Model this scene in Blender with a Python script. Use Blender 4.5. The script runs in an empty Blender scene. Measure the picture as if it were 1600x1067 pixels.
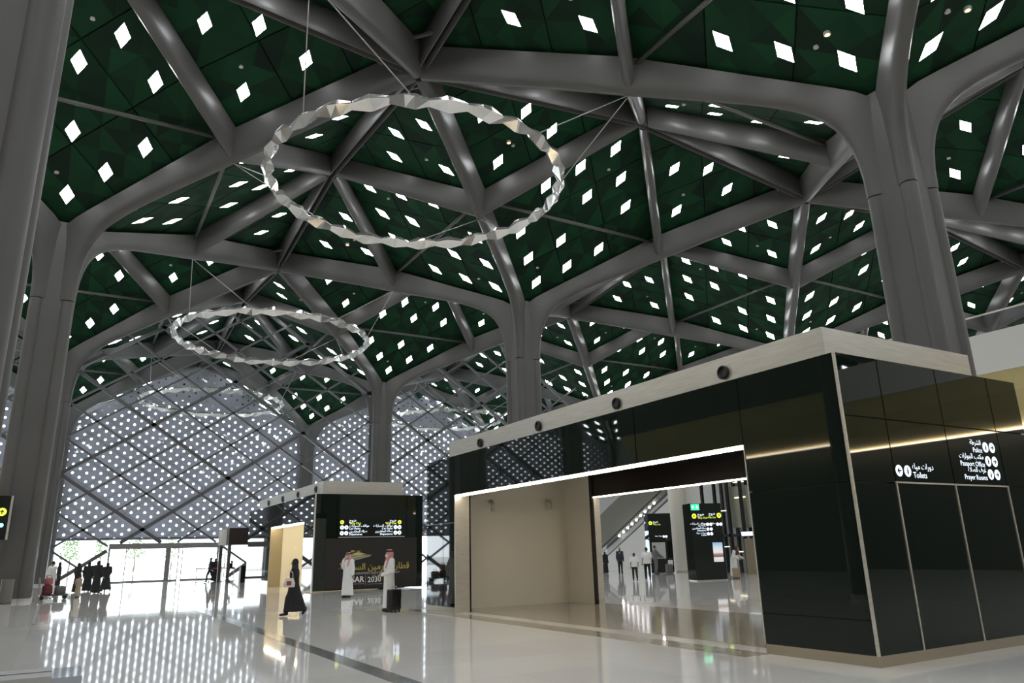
import bpy, bmesh, math, random, unicodedata
from mathutils import Vector, Matrix, Euler
random.seed(7)
PI = math.pi
SC = bpy.context.scene
COL = SC.collection
SCRATCH = bpy.data.scenes.new('scratch')

# ---------------------------------------------------------------- camera
F_PX, PITCH, ROLL, YAW = 1143.6, 0.27897, 0.02592, 1.03482
CAM = Vector((2.0526, -40.637, 1.585))
_F = Vector((math.cos(YAW)*math.cos(PITCH), math.sin(YAW)*math.cos(PITCH), math.sin(PITCH)))
_R = Vector((math.sin(YAW), -math.cos(YAW), 0.0))
_U = _R.cross(_F)
_R2 = _R*math.cos(ROLL) - _U*math.sin(ROLL)
_U2 = _R*math.sin(ROLL) + _U*math.cos(ROLL)
cam_data = bpy.data.cameras.new('camera')
cam_data.sensor_width = 36.0
cam_data.lens = F_PX*36.0/1600.0
cam_data.clip_end = 600
cam = bpy.data.objects.new('camera', cam_data)
COL.objects.link(cam)
mw = Matrix.Identity(4)
for i in range(3):
    mw[i][0] = _R2[i]; mw[i][1] = _U2[i]; mw[i][2] = -_F[i]; mw[i][3] = CAM[i]
cam.matrix_world = mw
SC.camera = cam

# ---------------------------------------------------------------- sky, sun, exposure
SKY = 5.0
SKYLIGHT = 20.0
world = bpy.data.worlds.new('hazy_sky'); SC.world = world
world.use_nodes = True
bg = world.node_tree.nodes['Background']
bg.inputs['Color'].default_value = (0.90, 0.95, 1.0, 1)
bg.inputs['Strength'].default_value = SKY
SC.view_settings.view_transform = 'Standard'
SC.view_settings.look = 'None'
SC.view_settings.gamma = 1.0
SC.view_settings.use_curve_mapping = False
SC.view_settings.exposure = 0.4

# ---------------------------------------------------------------- helpers
MATS = {}
def mat(name, col=(.5, .5, .5), rough=.5, metal=0., emit=None, es=0., spec=.5, coat=0., build=None):
    if name in MATS: return MATS[name]
    m = bpy.data.materials.new(name); m.use_nodes = True
    nt = m.node_tree; b = nt.nodes['Principled BSDF']
    b.inputs['Base Color'].default_value = (*col, 1)
    b.inputs['Roughness'].default_value = rough
    b.inputs['Metallic'].default_value = metal
    b.inputs['Specular IOR Level'].default_value = spec
    b.inputs['Coat Weight'].default_value = coat
    b.inputs['Coat Roughness'].default_value = .03
    if emit:
        b.inputs['Emission Color'].default_value = (*emit, 1)
        b.inputs['Emission Strength'].default_value = es
    if build: build(nt, b)
    MATS[name] = m
    return m

def N(nt, kind, **kw):
    n = nt.nodes.new(kind)
    for k, v in kw.items(): setattr(n, k, v)
    return n

def noise_tint(c1, c2, scale=3., detail=4., rough=None, bump=0., coords='Object', stretch=None):
    def f(nt, b):
        tc = N(nt, 'ShaderNodeTexCoord'); src = tc.outputs[coords]
        if stretch:
            mp = N(nt, 'ShaderNodeMapping'); mp.inputs['Scale'].default_value = stretch
            nt.links.new(src, mp.inputs['Vector']); src = mp.outputs['Vector']
        no = N(nt, 'ShaderNodeTexNoise'); no.inputs['Scale'].default_value = scale; no.inputs['Detail'].default_value = detail
        nt.links.new(src, no.inputs['Vector'])
        r = N(nt, 'ShaderNodeValToRGB')
        r.color_ramp.elements[0].color = (*c1, 1); r.color_ramp.elements[1].color = (*c2, 1)
        r.color_ramp.elements[0].position = .3; r.color_ramp.elements[1].position = .7
        nt.links.new(no.outputs['Fac'], r.inputs['Fac'])
        nt.links.new(r.outputs['Color'], b.inputs['Base Color'])
        if rough:
            mr = N(nt, 'ShaderNodeMapRange'); mr.inputs['To Min'].default_value = rough[0]; mr.inputs['To Max'].default_value = rough[1]
            nt.links.new(no.outputs['Fac'], mr.inputs['Value']); nt.links.new(mr.outputs['Result'], b.inputs['Roughness'])
        if bump:
            bp = N(nt, 'ShaderNodeBump'); bp.inputs['Strength'].default_value = bump; bp.inputs['Distance'].default_value = .02
            nt.links.new(no.outputs['Fac'], bp.inputs['Height']); nt.links.new(bp.outputs['Normal'], b.inputs['Normal'])
    return f

def glass_mat(name, tint=(.9, .95, .95), ior=1.35, base=.04):
    m = bpy.data.materials.new(name); m.use_nodes = True
    nt = m.node_tree; nt.nodes.clear()
    out = N(nt, 'ShaderNodeOutputMaterial'); mix = N(nt, 'ShaderNodeMixShader')
    tr = N(nt, 'ShaderNodeBsdfTransparent'); tr.inputs['Color'].default_value = (*tint, 1)
    gl = N(nt, 'ShaderNodeBsdfGlossy'); gl.inputs['Roughness'].default_value = .02
    ge = N(nt, 'ShaderNodeNewGeometry'); dt = N(nt, 'ShaderNodeVectorMath', operation='DOT_PRODUCT')
    nt.links.new(ge.outputs['Incoming'], dt.inputs[0]); nt.links.new(ge.outputs['Normal'], dt.inputs[1])
    ab = N(nt, 'ShaderNodeMath', operation='ABSOLUTE'); nt.links.new(dt.outputs['Value'], ab.inputs[0])
    om = N(nt, 'ShaderNodeMath', operation='SUBTRACT'); om.inputs[0].default_value = 1.0; nt.links.new(ab.outputs[0], om.inputs[1])
    pw = N(nt, 'ShaderNodeMath', operation='POWER'); nt.links.new(om.outputs[0], pw.inputs[0]); pw.inputs[1].default_value = 5.0
    fr = N(nt, 'ShaderNodeMath', operation='MULTIPLY_ADD'); nt.links.new(pw.outputs[0], fr.inputs[0]); fr.inputs[1].default_value = .9; fr.inputs[2].default_value = base
    nt.links.new(fr.outputs[0], mix.inputs[0]); nt.links.new(tr.outputs[0], mix.inputs[1]); nt.links.new(gl.outputs[0], mix.inputs[2])
    nt.links.new(mix.outputs[0], out.inputs[0])
    MATS[name] = m
    return m

def link(o, parent=None):
    COL.objects.link(o)
    if parent is not None: o.parent = parent
    return o

def tag(o, label=None, cat=None, group=None, kind=None):
    if label: o['label'] = label
    if cat: o['category'] = cat
    if group: o['group'] = group
    if kind: o['kind'] = kind
    return o

def empty(name, loc=(0, 0, 0), rz=0., parent=None):
    o = bpy.data.objects.new(name, None); o.empty_display_size = .3
    link(o, parent); o.location = loc; o.rotation_euler = (0, 0, rz)
    return o

class MB:
    """collects geometry for ONE mesh"""
    def __init__(s): s.v = []; s.f = []; s.m = []; s.mi = 0
    def add(s, vs, fs):
        b = len(s.v); s.v += [tuple(v) for v in vs]
        for f in fs: s.f.append(tuple(b+i for i in f)); s.m.append(s.mi)
        return s
    def box(s, x0, x1, y0, y1, z0, z1):
        return s.add([(x0,y0,z0),(x1,y0,z0),(x1,y1,z0),(x0,y1,z0),(x0,y0,z1),(x1,y0,z1),(x1,y1,z1),(x0,y1,z1)],
                     [(0,3,2,1),(4,5,6,7),(0,1,5,4),(1,2,6,5),(2,3,7,6),(3,0,4,7)])
    def rings(s, rings, cap=True):
        n = len(rings[0]); vs = [p for r in rings for p in r]; fs = []
        for i in range(len(rings)-1):
            for j in range(n):
                a = i*n+j; b = i*n+(j+1) % n
                fs.append((a, b, b+n, a+n))
        if cap:
            fs.append(tuple(range(n-1, -1, -1))); k = (len(rings)-1)*n
            fs.append(tuple(k+j for j in range(n)))
        return s.add(vs, fs)
    def tube(s, pts, r, n=8, cap=True):
        pts = [Vector(p) for p in pts]; R = []
        prev = None
        for i, p in enumerate(pts):
            d = (pts[min(i+1, len(pts)-1)] - pts[max(i-1, 0)]).normalized()
            up = Vector((0, 0, 1)) if abs(d.z) < .95 else Vector((0, 1, 0))
            if prev is not None: up = prev
            a = d.cross(up).normalized(); b = a.cross(d).normalized(); prev = b
            rr = r[i] if isinstance(r, (list, tuple)) else r
            R.append([p + (a*math.cos(2*PI*j/n) + b*math.sin(2*PI*j/n))*rr for j in range(n)])
        return s.rings(R, cap)
    def cyl(s, c, r, z0, z1, n=24, r2=None):
        r2 = r if r2 is None else r2
        return s.rings([[(c[0]+r*math.cos(2*PI*j/n), c[1]+r*math.sin(2*PI*j/n), z0) for j in range(n)],
                        [(c[0]+r2*math.cos(2*PI*j/n), c[1]+r2*math.sin(2*PI*j/n), z1) for j in range(n)]])
    def lathe(s, prof, c=(0, 0, 0), n=20):
        return s.rings([[(c[0]+r*math.cos(2*PI*j/n), c[1]+r*math.sin(2*PI*j/n), c[2]+z) for j in range(n)] for r, z in prof])
    def bar(s, a, b, w, h, up=Vector((0, 0, 1))):
        a = Vector(a); b = Vector(b); d = (b-a).normalized()
        x = d.cross(up).normalized()*(w/2); y = x.cross(d).normalized()*(h/2)
        return s.rings([[p-x-y, p+x-y, p+x+y, p-x+y] for p in (a, b)])
    def mesh(s, name, mats, smooth=False, angle=None):
        me = bpy.data.meshes.new(name); me.from_pydata(s.v, [], s.f); me.update()
        bm = bmesh.new(); bm.from_mesh(me); bmesh.ops.recalc_face_normals(bm, faces=bm.faces)
        if angle is not None:
            for f in bm.faces: f.smooth = True
            for e in bm.edges:
                if len(e.link_faces) == 2 and e.calc_face_angle(0) > angle: e.smooth = False
        bm.to_mesh(me); bm.free()
        for m in (mats if isinstance(mats, (list, tuple)) else [mats]): me.materials.append(m)
        if any(s.m) and len(s.m) == len(me.polygons): me.polygons.foreach_set('material_index', s.m)
        if smooth: me.polygons.foreach_set('use_smooth', [True]*len(me.polygons))
        me.update()
        return me
    def build(s, name, mats, parent=None, smooth=False, angle=None, loc=None, rz=0.):
        o = bpy.data.objects.new(name, s.mesh(name, mats, smooth, angle)); link(o, parent)
        if loc is not None: o.location = loc
        o.rotation_euler = (0, 0, rz)
        return o

def inst(name, me, parent=None, loc=None, rz=0.):
    o = bpy.data.objects.new(name, me); link(o, parent)
    if loc is not None: o.location = loc
    o.rotation_euler = (0, 0, rz)
    return o

def copy_tree(o, parent=None):
    c = o.copy(); COL.objects.link(c); c.parent = parent
    for ch in list(o.children): copy_tree(ch, c)
    return c

def project(P):
    d = Vector(P) - CAM; z = d.dot(_F)
    if z < .3: return None
    return 800 + F_PX*d.dot(_R2)/z, 533.5 - F_PX*d.dot(_U2)/z, z
def in_frame(pts, m=40):
    q = [project(p) for p in pts]; q = [a for a in q if a]
    if not q: return False
    xs = [a[0] for a in q]; ys = [a[1] for a in q]
    return max(xs) > -m and min(xs) < 1600+m and max(ys) > -m and min(ys) < 1067+m

# ---------------------------------------------------------------- materials
def green_facets(nt, b):
    # triangular painted facets in slightly different dark greens
    tc = N(nt, 'ShaderNodeTexCoord'); mp = N(nt, 'ShaderNodeMapping')
    mp.inputs['Rotation'].default_value = (0, 0, PI/4); k = math.sqrt(2)/2.25
    mp.inputs['Scale'].default_value = (k, k, 0)
    nt.links.new(tc.outputs['Object'], mp.inputs['Vector'])
    fl = N(nt, 'ShaderNodeVectorMath', operation='FLOOR'); fr = N(nt, 'ShaderNodeVectorMath', operation='FRACTION')
    nt.links.new(mp.outputs['Vector'], fl.inputs[0]); nt.links.new(mp.outputs['Vector'], fr.inputs[0])
    sx = N(nt, 'ShaderNodeSeparateXYZ'); nt.links.new(fr.outputs['Vector'], sx.inputs[0])
    gt = N(nt, 'ShaderNodeMath', operation='GREATER_THAN'); nt.links.new(sx.outputs['X'], gt.inputs[0]); nt.links.new(sx.outputs['Y'], gt.inputs[1])
    ad = N(nt, 'ShaderNodeMath', operation='ADD'); nt.links.new(sx.outputs['X'], ad.inputs[0]); nt.links.new(sx.outputs['Y'], ad.inputs[1])
    g2 = N(nt, 'ShaderNodeMath', operation='GREATER_THAN'); nt.links.new(ad.outputs[0], g2.inputs[0]); g2.inputs[1].default_value = 1.0
    ma = N(nt, 'ShaderNodeMath', operation='MULTIPLY_ADD'); nt.links.new(g2.outputs[0], ma.inputs[0]); ma.inputs[1].default_value = 2.0; nt.links.new(gt.outputs[0], ma.inputs[2])
    cx = N(nt, 'ShaderNodeCombineXYZ'); nt.links.new(ma.outputs[0], cx.inputs['Z'])
    av = N(nt, 'ShaderNodeVectorMath', operation='ADD'); nt.links.new(fl.outputs['Vector'], av.inputs[0]); nt.links.new(cx.outputs[0], av.inputs[1])
    wn = N(nt, 'ShaderNodeTexWhiteNoise'); nt.links.new(av.outputs['Vector'], wn.inputs['Vector'])
    r = N(nt, 'ShaderNodeValToRGB')
    r.color_ramp.elements[0].color = (.006, .018, .011, 1); r.color_ramp.elements[1].color = (.009, .058, .022, 1)
    nt.links.new(wn.outputs['Value'], r.inputs['Fac']); nt.links.new(r.outputs['Color'], b.inputs['Base Color'])

STEEL = mat('painted_grey_steel', rough=.38, build=noise_tint((.094, .091, .088), (.112, .109, .105), .35, 3., (.34, .44)))
STEEL_DARK = mat('dark_grey_steel', (.085, .082, .08), .4)
CABLE = mat('cable_steel', (.45, .45, .43), .35, .6)
GREEN = mat('green_roof_panel', (.03, .09, .05), .6, spec=.15, build=green_facets)
DECK = mat('dark_roof_deck', (.012, .014, .013), .9)
SKYGLASS = mat('daylit_skylight', (.9, .9, .9), .5, emit=(.96, .98, 1.0), es=SKYLIGHT)
DISC = mat('downlight_trim', (.6, .6, .58), .4)
WARM = mat('warm_lamp', (1, .8, .5), .5, emit=(1., .42, .10), es=9.)
CHROME = mat('brushed_steel', rough=.32, metal=.6, build=noise_tint((.60, .57, .50), (.70, .67, .60), 2., 3., (.26, .38), stretch=(1, 1, 14)))
MIRROR = mat('mirror_facets', (.84, .83, .81), .13, .8)
BLACKGLASS = mat('black_glass', (.005, .010, .007), .02, spec=.55)
CREAM = mat('cream_panel', (.78, .75, .66), .5)
WHITE = mat('white_paint', (.72, .71, .68), .6)
STRIP = mat('warm_light_strip', (1, .9, .7), .5, emit=(1., .86, .66), es=11.)
GLASS = glass_mat('clear_glass')
# ---------------------------------------------------------------- vaulted roof of column trees
L = 27.0
ZC, ZQ, ZM, ZA = 17.7, 21.6, 25.5, 24.3          # roof plane heights at column, arm middle, ridge middle, node
def roof_quad(x, y): return ZC + (ZQ-ZC)/6.75*x
def roof_tri(x, y):                              # y>=0 side of the wedge
    a = 13.5-abs(y); b = 13.5-x
    return ZA + a*(ZM-ZA)/13.5 - b*(ZA + (ZM-ZA)/2 - ZQ)/6.75

def bez(p0, p1, p2, p3, n):
    o = []
    for i in range(n):
        t = i/(n-1); u = 1-t
        o.append((u**3*p0[0]+3*u*u*t*p1[0]+3*u*t*t*p2[0]+t**3*p3[0], u**3*p0[1]+3*u*u*t*p1[1]+3*u*t*t*p2[1]+t**3*p3[1]))
    return o
def beam_ring(T, B, w0, w1):
    """section between top point T and bottom point B (r,z), rounded at the bottom; along +X, width in Y"""
    sec = [(0, w0), (.62, w1*1.0), (.82, w1*.86), (.93, w1*.6), (.985, w1*.3)]
    pts = [(T[0]+(B[0]-T[0])*t, w, T[1]+(B[1]-T[1])*t) for t, w in sec]
    return pts + [(p[0], -p[1], p[2]) for p in reversed(pts)]

def make_arm():
    Bc = bez((1.2, 13.84), (1.2, 17.0), (2.3, 17.75), (5.0, 18.62), 12) + [(7.2, 19.25), (9.55, 19.9), (12.7, 20.85), (15.9, 21.75), (18.95, 22.6)]
    Tc = [(0, 13.84), (0, 14.3), (0, 14.9), (0, 15.6), (0, 16.2), (0, 16.8), (.15, 17.3), (.5, 17.7), (1.1, 18.1), (1.9, 18.45), (2.9, 18.85), (4.3, 19.4),
          (6.9, 20.45), (9.55, 21.5), (12.7, 22.4), (15.9, 23.3), (19.0, 24.2)]
    m = MB()
    R = []
    for i, (T, B) in enumerate(zip(Tc, Bc)):
        k = i/(len(Bc)-1)
        R.append(beam_ring(T, B, .48-.06*k, .31))
    m.rings(R)
    return m
def straight_beam(P, Q, d0, d1, w):
    """beam under the line P-Q (roof points) with depths d0,d1"""
    m = MB(); P = Vector(P); Q = Vector(Q); d = (Q-P); d.z = 0; d.normalize(); n = Vector((-d.y, d.x, 0))
    R = []
    for X, dd in ((P, d0), (Q, d1)):
        sec = [(0, w), (.6, w), (.82, w*.85), (.94, w*.55), (1, w*.18)]
        pts = [X + n*ww - Vector((0, 0, dd*t)) for t, ww in sec]
        pts += [X - n*ww - Vector((0, 0, dd*t)) for t, ww in reversed(sec)]
        R.append(pts)
    m.rings(R)
    return m

def make_shaft():
    out = []
    e, r = .90, .28
    for k in range(4):
        a0 = PI/4 + k*PI/2; c = (e*math.cos(a0), e*math.sin(a0))
        for j in range(9):
            a = a0 + (-76 + 19*j)*PI/180
            out.append((c[0]+r*math.cos(a), c[1]+r*math.sin(a)))
        b = (k+1)*PI/2; d = .76
        for y in (-.40, .40):
            out.append((d*math.cos(b)-y*math.sin(b), d*math.sin(b)+y*math.cos(b)))
    m = MB()
    m.rings([[(x, y, z) for x, y in out] for z in (.14, 13.79)])
    return m, out

def poly_panel(pts, zf, gap=.03, th=.07):
    """flat panel with plan polygon pts, shrunk by gap, on plane zf"""
    c = Vector((sum(p[0] for p in pts)/len(pts), sum(p[1] for p in pts)/len(pts)))
    q = []
    n = len(pts)
    for i in range(n):                                   # inset by moving every edge
        p0, p1, p2 = Vector(pts[i-1]), Vector(pts[i]), Vector(pts[(i+1) % n])
        d1 = (p1-p0).normalized(); d2 = (p2-p1).normalized()
        n1 = Vector((-d1.y, d1.x)); n2 = Vector((-d2.y, d2.x))
        if n1.dot(c-p1) < 0: n1 = -n1
        if n2.dot(c-p1) < 0: n2 = -n2
        bis = (n1+n2); q.append(p1 + bis*(gap/max(.3, (1+n1.dot(n2)))))
    m = MB()
    m.rings([[(p.x, p.y, zf(p.x, p.y)) for p in q], [(p.x, p.y, zf(p.x, p.y)+th) for p in q]])
    return m

def diamond(cx, cy, hx, hy, zf):
    m = MB(); P = [(cx+hx, cy), (cx, cy+hy), (cx-hx, cy), (cx, cy-hy)]
    lo = [(x, y, zf(x, y)-.03) for x, y in P]; hi = [(x, y, zf(x, y)+.02) for x, y in P]
    m.add(lo, [(0, 3, 2, 1)]); m.mi = 1
    m.add(lo+hi, [(i, (i+1) % 4, 4+(i+1) % 4, 4+i) for i in range(4)])
    return m

# --- one wedge (towards +X): cells = list of (panel MB, plan polygon, zf, [skylight MBs])
def wedge_cells():
    cells = []
    sky = [(2, 0), (3.5, 1.5), (3.5, -1.5), (5.1, 0), (5.1, 3), (5.1, -3), (8.1, 0), (8.1, 3), (8.1, -3), (9.6, 1.5), (9.6, -1.5), (11.1, 0)]
    for i in range(3):
        for j in range(3):
            p0, p1, q0, q1 = i*4.5, i*4.5+4.5, j*4.5, j*4.5+4.5
            poly = [((p+q)/2, (p-q)/2) for p, q in ((p0, q0), (p1, q0), (p1, q1), (p0, q1))]
            sk = [diamond(x, y, .5, .31, roof_quad) for x, y in sky if p0 <= x+y < p1 and q0 <= x-y < q1]
            cells.append((poly_panel(poly, roof_quad), poly, roof_quad, sk))
    tsky = [(6.88, 1.62), (4.62, 2.3), (9.0, 2.36), (6.85, 4.68)]
    for sg in (1, -1):
        for i in range(3):
            for j in range(i+1):
                p0, p1, q0, q1 = i*4.5, i*4.5+4.5, j*4.5, j*4.5+4.5
                ab = [((p+q)/2, (p-q)/2) for p, q in (((p0, q0), (p1, q0), (p1, q1), (p0, q1)) if i != j else ((p0, q0), (p1, q0), (p1, q1)))]
                poly = [(13.5-b, sg*(13.5-a)) for a, b in ab]
                sk = [diamond(13.5-b, sg*(13.5-a), .48, .30, roof_tri) for a, b in tsky if p0 <= a+b < p1 and q0 <= a-b < q1]
                cells.append((poly_panel(poly, roof_tri), poly, roof_tri, sk))
    return cells
CELLS = wedge_cells()
CELL_ME = [(c[0].mesh('roof_panel', GREEN), [s.mesh('skylight', [SKYGLASS, STEEL_DARK]) for s in c[3]]) for c in CELLS]
ARM_ME = make_arm().mesh('arm', STEEL, angle=.6)
_sh, SHAFT_OUT = make_shaft()
SHAFT_ME = _sh.mesh('shaft', STEEL, angle=.7)
CORE_ME = MB().rings([[(.74*x, .74*y, z) for x, y in ((1, 1), (-1, 1), (-1, -1), (1, -1))] for z in (13.70, 17.9)]).mesh('capital_core', STEEL)
BASE_ME = MB().rings([[(x*1.03, y*1.03, z) for x, y in SHAFT_OUT] for z in (0, .14)]).mesh('base_ring', mat('pale_base_ring', (.55, .54, .52), .4))
RIB_ME = {s: straight_beam((6.75+.15, s*(6.75-.15), ZQ-.02), (13.3, s*.25, ZM-.1), 1.45, 1.25, .27).mesh('rib', STEEL, angle=.6) for s in (1, -1)}
EDGE_ME = {s: straight_beam((13.5-.17, s*13.3, ZA-.1), (13.5-.17, s*.02, ZM-.02), 1.35, 1.25, .11).mesh('ridge_beam', STEEL, angle=.6) for s in (1, -1)}
ROD_ME = MB().tube([(6.72, -6.4, ZQ-.45), (6.72, 6.4, ZQ-.45)], .10, 8).mesh('tie_rod', STEEL, smooth=True)
def deck_mesh():
    m = MB()
    for k in range(4):
        c, s = math.cos(k*PI/2), math.sin(k*PI/2)
        P = [(0, 0, ZC), (6.75, 6.75, ZQ), (13.5, 0, ZM), (6.75, -6.75, ZQ), (13.5, 13.5, ZA), (13.5, -13.5, ZA)]
        P = [(c*x-s*y, s*x+c*y, z+.14) for x, y, z in P]
        m.add(P, [(0, 1, 2, 3), (1, 4, 2), (3, 2, 5)])
    return m.mesh('roof_deck', DECK)
DECK_ME = deck_mesh()
_d = MB()
for x, y, zf in ((9.9, .35, roof_quad), (3.0, -.5, roof_quad), (9.9, 6.3, roof_tri), (9.9, -6.3, roof_tri)):
    _d.cyl((x, y), .10, zf(x, y)-.06, zf(x, y)+.02, 10)
DISC_ME = _d.mesh('downlight', DISC)
TICK_ME = MB().bar((12.6, 12.0, ZA-.75), (13.5, 12.9-1.9, ZA-.75), .12, .12).mesh('tie_bar', STEEL)
CAMBOX_ME = MB().box(.705, .735, -.42, -.30, 13.3, 13.42).mesh('sensor', mat('white_sensor', (.7, .7, .7), .4))
def joined_sky(sel):
    """all skylights of the given (k, cell) pairs as one mesh"""
    m = MB()
    for k, ci in sel:
        c, s = math.cos(k*PI/2), math.sin(k*PI/2)
        for d in CELLS[ci][3]:
            b = len(m.v)
            m.v += [(c*x-s*y, s*x+c*y, z) for x, y, z in d.v]
            m.f += [tuple(b+i for i in f) for f in d.f]; m.m += d.m
    return m

COLUMN_LABELS = {
    (1, -1): 'massive grey steel column tree rising behind the right end of the near black kiosk',
    (1, 0): 'grey steel column tree rising behind the middle of the near black kiosk',
    (0, 0): 'tall grey steel column tree at the left with a waste bin at its foot',
    (0, -1): 'nearest steel column cut off by the left edge of the photo',
    (0, 1): 'grey steel column at the left end of the glass wall, behind the bin column',
    (1, 1): 'grey steel column tree in the glass wall, rising behind the far black kiosk',
    (1, 2): 'hazy grey column outside the glass wall, left of the far kiosk column',
    (2, 0): 'distant roof column tree with arms meeting right of the hanging ring, foot hidden by the near kiosk',
    (2, 1): 'distant column tree right of the middle column, its foot hidden by the kiosk fascia',
}
VIS = []
ceiling = tag(empty('ceiling'), 'vaulted dark green ceiling with diamond skylights and steel arches', kind='structure')
HID_ME = None
n_panels = 0
for u in range(-2, 5):
    for v in range(-3, 3):
        O = Vector((u*L, v*L, 0))
        vis_cells = []; hid = []
        for k in range(4):
            c, s = math.cos(k*PI/2), math.sin(k*PI/2)
            for ci, (pm, poly, zf, sk) in enumerate(CELLS):
                W = [O + Vector((c*x-s*y, s*x+c*y, zf(x, y))) for x, y in poly]
                (vis_cells if in_frame(W, 10) else hid).append((k, ci))
        far = (O - CAM).length
        if len(vis_cells) < 3 or far > 125:
            # outside the photo: one joined canopy that only closes the roof
            if HID_ME is None:
                m = joined_sky([(k, ci) for k in range(4) for ci in range(len(CELLS))])
                HID_ME = m.mesh('skylights', [SKYGLASS, STEEL_DARK])
                m2 = MB()
                for k in range(4):
                    c, s = math.cos(k*PI/2), math.sin(k*PI/2)
                    for pm in [cc[0] for cc in CELLS]:
                        b = len(m2.v); m2.v += [(c*x-s*y, s*x+c*y, z) for x, y, z in pm.v]
                        m2.f += [tuple(b+i for i in f) for f in pm.f]; m2.m += [0]*len(pm.f)
                HIDP_ME = m2.mesh('roof_panels', GREEN)
                m3 = MB()
                def addme(me, ang):
                    c, s = math.cos(ang), math.sin(ang); b = len(m3.v)
                    m3.v += [(c*x.co.x-s*x.co.y, s*x.co.x+c*x.co.y, x.co.z) for x in me.vertices]
                    m3.f += [tuple(b+i for i in p.vertices) for p in me.polygons]; m3.m += [0]*len(me.polygons)
                addme(SHAFT_ME, 0); addme(CORE_ME, 0)
                for k in range(4):
                    addme(ARM_ME, PI/4+k*PI/2)
                    for s_ in (1, -1): addme(RIB_ME[s_], k*PI/2); addme(EDGE_ME[s_], k*PI/2)
                HIDS_ME = m3.mesh('steelwork', STEEL, angle=.6)
            for nm, me in (('roof_deck', DECK_ME), ('roof_panels', HIDP_ME), ('skylights', HID_ME), ('steelwork', HIDS_ME)):
                tag(inst(nm, me, ceiling, O), kind='stuff')
            continue
        root = empty('roof_column', O)
        if (u, v) in COLUMN_LABELS: tag(root, COLUMN_LABELS[(u, v)], 'column')
        else: tag(root, 'far column tree of which only roof panels and arms show', 'column')
        root['group'] = 'column trees carrying the roof'
        VIS.append((u, v))
        inst('shaft', SHAFT_ME, root); inst('capital_core', CORE_ME, root); inst('base_ring', BASE_ME, root)
        inst('roof_deck', DECK_ME, root)
        for k in range(4):
            a = k*PI/2
            inst('arm', ARM_ME, root, rz=PI/4+a)
            for s_ in (1, -1):
                inst('rib', RIB_ME[s_], root, rz=a); inst('ridge_beam', EDGE_ME[s_], root, rz=a)
            inst('tie_rod', ROD_ME, root, rz=a); inst('downlight', DISC_ME, root, rz=a); inst('sensor', CAMBOX_ME, root, rz=a)
            inst('tie_bar', TICK_ME, root, rz=a)
        for k, ci in vis_cells:
            pm, sks = CELL_ME[ci]
            po = inst('roof_panel', pm, root, rz=k*PI/2); n_panels += 1
            for sm in sks: inst('skylight', sm, po)
        if hid:
            m = joined_sky(hid)
            if m.v: tag(m.build('skylights_beyond', [SKYGLASS, STEEL_DARK], root), kind='stuff')
            m2 = MB()
            for k, ci in hid:
                c, s = math.cos(k*PI/2), math.sin(k*PI/2); pm = CELLS[ci][0]; b = len(m2.v)
                m2.v += [(c*x-s*y, s*x+c*y, z) for x, y, z in pm.v]
                m2.f += [tuple(b+i for i in f) for f in pm.f]; m2.m += [0]*len(pm.f)
            tag(m2.build('roof_panels_beyond', GREEN, root), kind='stuff')
print('visible column trees', VIS, 'panels', n_panels)
# ---------------------------------------------------------------- floor
def floor_nodes(nt, b):
    tc = N(nt, 'ShaderNodeTexCoord')
    br = N(nt, 'ShaderNodeTexBrick'); br.offset = 0.0; br.inputs['Scale'].default_value = 1.0
    br.inputs['Brick Width'].default_value = 1.5; br.inputs['Row Height'].default_value = 1.5
    br.inputs['Mortar Size'].default_value = .006; br.inputs['Mortar Smooth'].default_value = .2
    br.inputs['Color1'].default_value = (.74, .73, .70, 1); br.inputs['Color2'].default_value = (.78, .77, .74, 1)
    br.inputs['Mortar'].default_value = (.66, .65, .62, 1)
    nt.links.new(tc.outputs['Object'], br.inputs['Vector'])
    no = N(nt, 'ShaderNodeTexNoise'); no.inputs['Scale'].default_value = .9; no.inputs['Detail'].default_value = 6
    nt.links.new(tc.outputs['Object'], no.inputs['Vector'])
    mx = N(nt, 'ShaderNodeMixRGB', blend_type='SOFT_LIGHT'); mx.inputs[0].default_value = .18
    nt.links.new(br.outputs['Color'], mx.inputs[1]); nt.links.new(no.outputs['Color'], mx.inputs[2])
    nt.links.new(mx.outputs[0], b.inputs['Base Color'])
    mr = N(nt, 'ShaderNodeMapRange'); mr.inputs['To Min'].default_value = .025; mr.inputs['To Max'].default_value = .06
    nt.links.new(no.outputs['Fac'], mr.inputs['Value']); nt.links.new(mr.outputs['Result'], b.inputs['Roughness'])
FLOOR = mat('polished_pale_stone', (.55, .54, .5), .07, spec=.55, build=floor_nodes)
fl = MB(); fl.add([(-54, -81, 0), (108, -81, 0), (108, 60, 0), (-54, 60, 0)], [(0, 1, 2, 3)])
floor = tag(fl.build('floor', FLOOR), 'polished pale stone floor of the hall', kind='structure')
STRIPE = mat('grey_stone_band', (.20, .205, .20), .12, build=noise_tint((.19, .195, .19), (.235, .24, .235), 3., 5., (.08, .14)))
MB().box(5.86, 6.16, -60, 26, -.05, .004).build('stone_band', STRIPE, floor)
TAN = mat('tan_stone', (.36, .32, .26), .12, build=noise_tint((.34, .31, .25), (.40, .36, .29), 4., 5., (.08, .16)))
MB().box(10.85, 11.4, -32.3, -19.4, -.05, .004).build('stone_band', TAN, floor)
# outside ground beyond the glass wall
OUT = mat('sunlit_paving', (.62, .60, .56), .8)
tag(MB().add([(-120, 60, -.02), (180, 60, -.02), (180, 260, -.02), (-120, 260, -.02)], [(0, 1, 2, 3)]).build('ground_outside', OUT), 'bright paving outside the station', kind='structure')
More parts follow.
